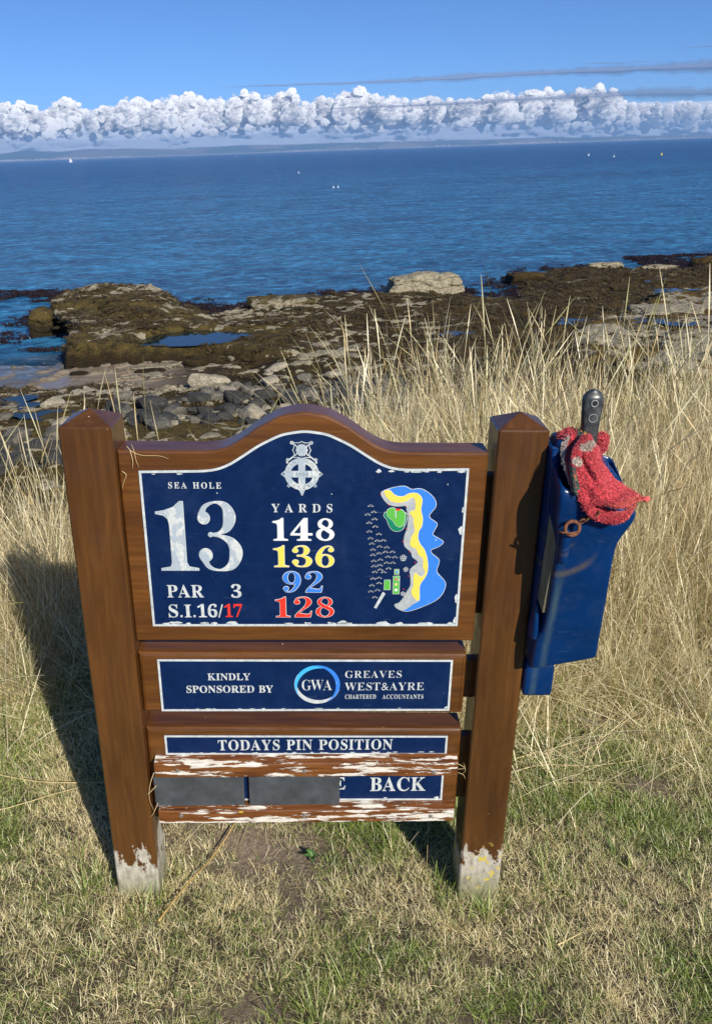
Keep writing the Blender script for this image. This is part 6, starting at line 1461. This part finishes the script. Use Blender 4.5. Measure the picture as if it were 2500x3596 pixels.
def b_mesh(k, mat): return mesh_np('boulder', bsh[k], IF, mat, True)
bm_lib = {(k, m.name): b_mesh(k, m) for k in range(9) for m in (M_bg, M_bd, M_bp)}
def beach_z(x, y):
    z = float(platform(np.array([x]), np.array([y]))[0][0]); return z
def boulder(x, y, s, k, mat, label, group=None, rz=None, dzz=0.0, sxyz=(1, 1, 1)):
    o = bpy.data.objects.new('boulder', bm_lib[(k, mat.name)]); COL.objects.link(o)
    o.location = (x, y, beach_z(x, y) + s * 0.28 * sxyz[2] + dzz); o.rotation_euler = (random.uniform(-.2, .2), random.uniform(-.2, .2), random.uniform(0, 6.28) if rz is None else rz)
    o.scale = (s * sxyz[0], s * sxyz[1], s * sxyz[2]); tag(o, label, 'boulder', group); return o
boulder(-3.25, 22.9, 0.40, 1, M_bp, 'large pale boulder with a hollow, by the end of the sand gully', rz=0.1, sxyz=(1.45, 1, 1))
boulder(-1.35, 24.6, 0.26, 3, M_bp, 'pale boulder on the weed behind the large hollowed boulder', rz=0.6, sxyz=(1.2, 1, 0.8))
boulder(-7.12, 20.3, 0.29, 4, M_bp, 'pale rough boulder just left of the left post cap')
boulder(-8.1, 19.3, 0.2, 0, M_bg, 'small grey stone on wet weed near the left edge')
boulder(-5.35, 20.9, 0.30, 2, M_bg, 'tall grey boulder just right of the left post cap')
boulder(-4.75, 21.2, 0.2, 5, M_bg, 'small rounded stone touching the tall grey boulder')
boulder(-3.1, 21.1, 0.27, 6, M_bg, 'squat grey boulder below the pale hollowed one')
boulder(-2.45, 21.5, 0.27, 7, M_bg, 'rounded grey boulder with a pale top above the left shoulder of the board')
boulder(0.35, 22.9, 0.24, 8, M_bp, 'pale rounded boulder above the arch of the board')
boulder(0.75, 22.0, 0.28, 2, M_bg, 'grey boulder at the start of the tall grass, above the arch')
boulder(-8.3, 17.6, 0.36, 1, M_bg, 'big grey boulder at the left edge of the stone field')
cnt = 0; placed = [(-3.25, 22.9, .6), (-7.12, 20.3, .5), (-5.35, 20.9, .45), (-3.1, 21.1, .4), (-2.45, 21.5, .4), (-1.35, 24.6, .5)]
br = random.Random(5)
tries = 0
while cnt < 285 and tries < 9000:
    tries += 1
    x = br.uniform(-9.3, 2.4); y = br.uniform(14.6 if x < -5.2 else 17.6, 22.6)
    lim = np.interp(x, [-9.5, -8, -6, -4.5, -3, -1, 1, 2.4], [16.8, 17.2, 18.0, 20.2, 21.0, 21.8, 22.6, 23.0])
    if y > lim + br.gauss(0, 0.5): continue
    s = 0.085 + 0.25 * br.random() ** 1.7
    if any((x - a_) ** 2 + (y - b_) ** 2 < (0.62 * (s + c_)) ** 2 for a_, b_, c_ in placed): continue
    placed.append((x, y, s)); cnt += 1
    near = y < lim - 0.6
    m_ = M_bd if br.random() < (0.62 if near else 0.25) else (M_bg if br.random() < 0.75 else M_bp)
    lab = {M_bd: 'dark loose boulder among the stones at the foot of the bank', M_bg: 'grey loose boulder among the stones at the foot of the bank', M_bp: 'pale loose boulder among the stones at the foot of the bank'}[m_]
    gp = {M_bd: 'dark boulders of the stone field', M_bg: 'grey boulders of the stone field', M_bp: 'pale boulders of the stone field'}[m_]
    boulder(x, y, s, br.randrange(9), m_, lab, gp)
# pale stones lying on the ledge by the gully
for i in range(34):
    boulder(br.gauss(-5.0, 1.2), br.gauss(22.55, 0.32), br.uniform(0.08, 0.2), br.randrange(9), M_bp, 'small pale cobble strewn on the weed beside the sand gully', 'pale cobbles by the sand gully', sxyz=(1.2, 1, 0.7))
for i in range(40):
    boulder(br.uniform(-9.5, 3), br.uniform(20.5, 24), br.uniform(0.06, 0.14), br.randrange(9), M_bp, 'small pale cobble scattered over the weedy ledge', 'pale cobbles on the ledge', sxyz=(1.3, 1, 0.6))

# ---- larger free-standing rocks of the platform
def crag(cx, cy, base, sx, sy, sz, seed, mat, label, res=90, cuts=7, pale_amt=1.0, name='rock'):
    u = np.linspace(0, 2 * np.pi, res, endpoint=False); v = np.linspace(0, 1, 34)
    U, Vv = np.meshgrid(u, v)
    sq = 1 / np.maximum(np.abs(np.cos(U)), np.abs(np.sin(U))) ** 0.55
    prof = np.where(Vv < 0.6, 1 - 0.12 * Vv / 0.6, 0.88 * np.cos((Vv - 0.6) / 0.4 * np.pi / 2) ** 0.55)
    z = np.where(Vv < 0.6, Vv / 0.6 * 0.78, 0.78 + 0.22 * np.sin((Vv - 0.6) / 0.4 * np.pi / 2))
    x = sx * prof * sq * np.cos(U) * 0.8; y = sy * prof * sq * np.sin(U) * 0.8
    P = np.stack([x, y, z * sz], -1)
    big = fbm(P * (1.1 / max(sz, .5)) + seed, 3, seed)[..., None]; fin = fbm(P * 3.2 + seed, 4, seed + 1, 0.6)
    bed = np.abs(((P[..., 2] + 0.10 * P[..., 0] + 0.25 * fbm(P * 1.5, 2, seed + 2)) * 2.6) % 1 - 0.5) * 2
    k = 1 + 0.28 * big[..., 0] + 0.13 * fin - 0.16 * np.exp(-(bed / 0.12) ** 2) * (Vv < 0.9)
    P[..., 0] *= k; P[..., 1] *= k; P[..., 2] *= 1 + 0.25 * fbm(np.stack([x * 0.9, y * 0.9, x * 0], -1) + seed, 4, seed + 5, .6)
    P += np.array([cx, cy, base]); n0, m0 = U.shape; idx = np.arange(n0 * m0).reshape(n0, m0); nx = np.roll(idx, -1, 1)
    F = np.stack([idx[:-1], nx[:-1], nx[1:], idx[1:]], -1).reshape(-1, 4)
    pal = np.clip(pale_amt * (0.55 + 0.9 * fin), 0, 1) * sstep(0.02, 0.3, (P[..., 2] - base) / sz)
    o = link(name, mesh_np(name, P.reshape(-1, 3), F, mat, True, {'pale': pal.ravel(), 'sand': np.zeros(pal.size)})); tag(o, label, 'rock'); return o
crag(5.2, 38.9, -4.85, 2.25, 1.1, 1.02, 11, M_shore, 'tall pale cracked block of rock standing at the far edge of the platform', pale_amt=2.2)
crag(-1.6, 36.3, -4.9, 2.1, 1.3, 0.68, 23, M_shore, 'low pale rock hump between the big outcrop and the cracked block', pale_amt=0.75)
crag(10.9, 42.4, -5.1, 1.3, 0.9, 0.62, 37, M_shore, 'dark weed covered rock at the water edge right of the cracked block', pale_amt=-1)
crag(21.9, 45.0, -5.3, 1.5, 1.0, 0.95, 41, M_shore, 'dark weedy rock standing in the water at the far right', pale_amt=-1)
crag(14.2, 37.2, -4.85, 0.9, 0.7, 0.42, 43, M_shore, 'dark low rock in the middle of the brown platform', pale_amt=-1)
crag(16.0, 45.0, -4.85, 1.4, 0.5, 0.42, 47, M_shore, 'flat grey slab on the seaward edge of the brown platform', pale_amt=1)
crag(18.3, 43.6, -4.85, 1.6, 0.6, 0.35, 49, M_shore, 'second grey slab on the seaward edge, right of the first', pale_amt=1)
crag(21.5, 39.5, -4.8, 1.9, 0.8, 0.40, 53, M_shore, 'long flat grey rock near the right edge of the platform', pale_amt=0.9)
crag(13.0, 29.2, -4.75, 2.0, 1.5, 0.75, 59, M_shore, 'large pale limestone slab on the right behind the tall grass', pale_amt=2.5)
crag(-8.1, 26.3, -5.1, 0.45, 0.25, 0.22, 61, M_shore, 'small weedy stone on the sand at the mouth of the gully', pale_amt=0.2)
crag(-5.6, 26.0, -5.1, 0.75, 0.3, 0.28, 63, M_shore, 'low weedy rock lying on the sand of the gully', pale_amt=-1)
crag(-3.9, 26.4, -5.1, 0.9, 0.45, 0.5, 67, M_shore, 'weedy rock closing the landward end of the sand gully', pale_amt=-1)
crag(-11.4, 33.9, -5.3, 0.75, 0.9, 1.25, 71, M_shore, 'dark weedy pillar of rock left of the hollow in the outcrop', pale_amt=0.4)

# ---- floating and fringing seaweed
M_kelp = mat_simple('dark brown kelp', (0.022, 0.010, 0.006), 0.35, 0, 0.5, 8)
kp = []
for k in range(4):
    V = []; F = []
    for _ in range(26):
        a_ = random.uniform(0, 6.28); r_ = 0.2 * math.sqrt(random.random()); x, y = r_ * math.cos(a_), r_ * math.sin(a_); az_ = random.uniform(0, 6.28); L_ = random.uniform(0.05, 0.14); b0 = len(V)
        h0 = random.uniform(-0.01, 0.10)
        for q in range(4):
            u = q / 3; ww = 0.022 * math.sin(math.pi * (0.15 + 0.8 * u)); cx_ = x + L_ * u * math.cos(az_); cy_ = y + L_ * u * math.sin(az_); z = h0 * math.sin(math.pi * u) + 0.01
            V += [(cx_ - ww * math.sin(az_), cy_ + ww * math.cos(az_), z), (cx_ + ww * math.sin(az_), cy_ - ww * math.cos(az_), z + 0.012)]
        for q in range(3): F.append((b0 + 2 * q, b0 + 2 * q + 1, b0 + 2 * q + 3, b0 + 2 * q + 2))
    kp.append(mesh_np('kelp_clump', V, np.array(F), M_kelp))
n_ = 36000
x = rng.uniform(-24, 34, n_); y = rng.uniform(25, 51, n_)
d = poly_sdf(x, y, P_MAIN); do = poly_sdf(x, y, P_OUT)
fringe = np.exp(-((np.maximum(d, do) + 0.75) / 0.85) ** 2) * sstep(30, 36, y) * np.where(x < 8, 1.0, 0.45) * sstep(-0.35, 0.2, n2(x, y, 0.8, 3, 111))
left = 0.62 * ((x < -9.2) & (np.maximum(d, do) < -0.1)) * sstep(0.16, 0.30, n2(x * 0.55, y * 1.3, 0.7, 4, 112) + 0.38 * sstep(38, 44, y) * sstep(50, 46, y) - 0.14) * (y > 28.6) * (x > -22) * (y < 47)
mid = ((x > 7.0) & (x < 10.8) & (d < 0.2) & (y < 41) & (y > 36)) * 0.5 * sstep(-0.2, 0.2, n2(x, y, 1.4, 3, 113))
right = (x > 19) * (d < 0.3) * (y > 43) * sstep(-0.1, 0.2, n2(x * 0.5, y * 1.4, 0.7, 3, 114)) * 0.8
keep = rng.random(n_) < np.clip(fringe + left * 0.9 + mid + right, 0, 1)
x, y = x[keep], y[keep]
zz = np.maximum(SEA + 0.005, platform(x, y)[0] + 0.02)
scatter('seaweed', np.c_[x, y, zz], np.c_[np.zeros((len(x), 2)), rng.uniform(0, 6.28, len(x))], rng.uniform(0.6, 1.5, len(x)), rng.integers(0, 4, len(x)), np.ones(len(x)), kp,
        label='dark brown kelp floating and hanging along the water edge', mat=M_kelp)
# bladder wrack tufts that roughen the platform and the outcrop
M_wr = mat_simple('olive brown wrack', (0.075, 0.052, 0.016), 0.6, 0, 0.7, 0.9)
wp = []
for k in range(4):
    V = []; F = []
    for _ in range(16):
        a_ = random.uniform(0, 6.28); r_ = 0.11 * math.sqrt(random.random()); x0_, y0_ = r_ * math.cos(a_), r_ * math.sin(a_); az_ = random.uniform(0, 6.28); L_ = random.uniform(0.05, 0.12); b0 = len(V)
        for q in range(3):
            u = q / 2; ww = 0.012 * (1 - 0.4 * u); z = 0.045 * math.sin(2.4 * u) + 0.0; cx_ = x0_ + L_ * u * math.cos(az_); cy_ = y0_ + L_ * u * math.sin(az_)
            V += [(cx_ - ww * math.sin(az_), cy_ + ww * math.cos(az_), z), (cx_ + ww * math.sin(az_), cy_ - ww * math.cos(az_), z)]
        for q in range(2): F.append((b0 + 2 * q, b0 + 2 * q + 1, b0 + 2 * q + 3, b0 + 2 * q + 2))
    wp.append(mesh_np('wrack_tuft', V, np.array(F), M_wr))
n_ = 60000
x = rng.uniform(-14, 24, n_); y = 20 + 26 * rng.random(n_) ** 1.4
zp, dpn, dpl = platform(x, y); zo, don = outcrop(x, y); onout = (zo > zp) & (x < 1.8) & (x > -12.6)
z = np.where(onout, zo, zp)
pm = sstep(-0.3, 0.5, dpl) * 0.85
keep = (z > SEA + 0.12) & (rng.random(n_) < sstep(-0.25, 0.25, n2(x, y, 1.1, 3, 121)) * (1 - pm) * 0.9) & ~((sstep(0.05, 0.2, n2(x, y * 1.6, 1.25, 5, 51, 0.65)) > 0.5) & onout)
x, y, z = x[keep], y[keep], z[keep]
scatter('wrack', np.c_[x, y, z], np.c_[rng.normal(0, .2, (len(x), 2)), rng.uniform(0, 6.28, len(x))], rng.uniform(0.6, 1.5, len(x)), rng.integers(0, 4, len(x)), np.ones(len(x)), wp,
        label='olive brown bladder wrack carpeting the rock platform', mat=M_wr)

# ================================================================== BOATS AND BUOYS
M_wp = mat_simple('white boat paint', (0.85, 0.85, 0.84), 0.4)
M_oy = mat_simple('yellow buoy paint', (0.80, 0.62, 0.04), 0.5)
def boat(x, y, s, label):
    r = empty('sailing_boat', Matrix.Translation((x, y, SEA))); tag(r, label, 'sailing boat')
    st = []
    for u in np.linspace(0, 1, 9):
        w_ = 1.1 * s * math.sin(math.pi * min(0.98, 0.25 + 0.72 * u)) ** 0.8; xx = (u - .5) * 7 * s
        st.append([(xx, w_, 0.9 * s + 0.2 * s * u), (xx, w_ * .8, 0), (xx, 0, -0.4 * s), (xx, -w_ * .8, 0), (xx, -w_, 0.9 * s + 0.2 * s * u)])
    loft(st, 'hull', M_wp, r, 0)
    tube('mast', [(0.4 * s, 0, 0.5 * s), (0.4 * s, 0, 9.5 * s)], 0.08 * s, M_steel, r)
    for nm, P in (('mainsail', [(0.3 * s, 0, 1.8 * s), (-3.2 * s, 0.5, 1.7 * s), (-1.4 * s, 0.45, 5.5 * s), (0.3 * s, 0, 9.2 * s)]), ('jib', [(3.4 * s, 0, 1.1 * s), (0.7 * s, 0.4, 1.5 * s), (0.6 * s, 0.1, 8.2 * s)])):
        bm = bmesh.new(); a_ = [bm.verts.new(p) for p in P]; b_ = [bm.verts.new((p[0], p[1] + 0.03, p[2])) for p in P]; n = len(P)
        bm.faces.new(a_); bm.faces.new(b_[::-1])
        for k in range(n): bm.faces.new((a_[k], b_[k], b_[(k + 1) % n], a_[(k + 1) % n]))
        link(nm, bm_mesh(nm, bm, M_wp), None, r)
boat(-496, 1875, 1.0, 'tiny white sailing boat out on the sea at the far left')
def buoy(x, y, s, mat, label):
    r = empty('buoy', Matrix.Translation((x, y, SEA))); tag(r, label, 'buoy')
    loft([[(q * s * math.cos(t), q * s * math.sin(t), z * s) for t in np.linspace(0, 2 * np.pi, 12, endpoint=False)] for q, z in ((0.3, -0.3), (0.55, 0.0), (0.58, 0.25), (0.35, 0.6), (0.16, 0.9), (0.12, 1.2))], 'float', mat, r, 1)
    tube('top_mark', [(0, 0, 1.1 * s), (0, 0, 1.5 * s)], 0.1 * s, mat, r)
buoy(155, 391, 0.8, M_oy, 'yellow buoy on the sea at the far right')
buoy(140, 448, 0.75, M_wp, 'white buoy, left of the two white buoys near the yellow one')
buoy(133, 389, 0.55, M_wp, 'small white buoy nearest the yellow buoy')
buoy(4.0, 170, 0.26, M_wp, 'white buoy, left of the close pair in mid sea')
buoy(4.9, 170, 0.26, M_wp, 'white buoy, right of the close pair in mid sea')
buoy(-4.5, 295, 0.35, M_wp, 'single white buoy above and left of the close pair')
buoy(-145, 1735, 1.2, M_wp, 'faint white buoy far out under the hills')
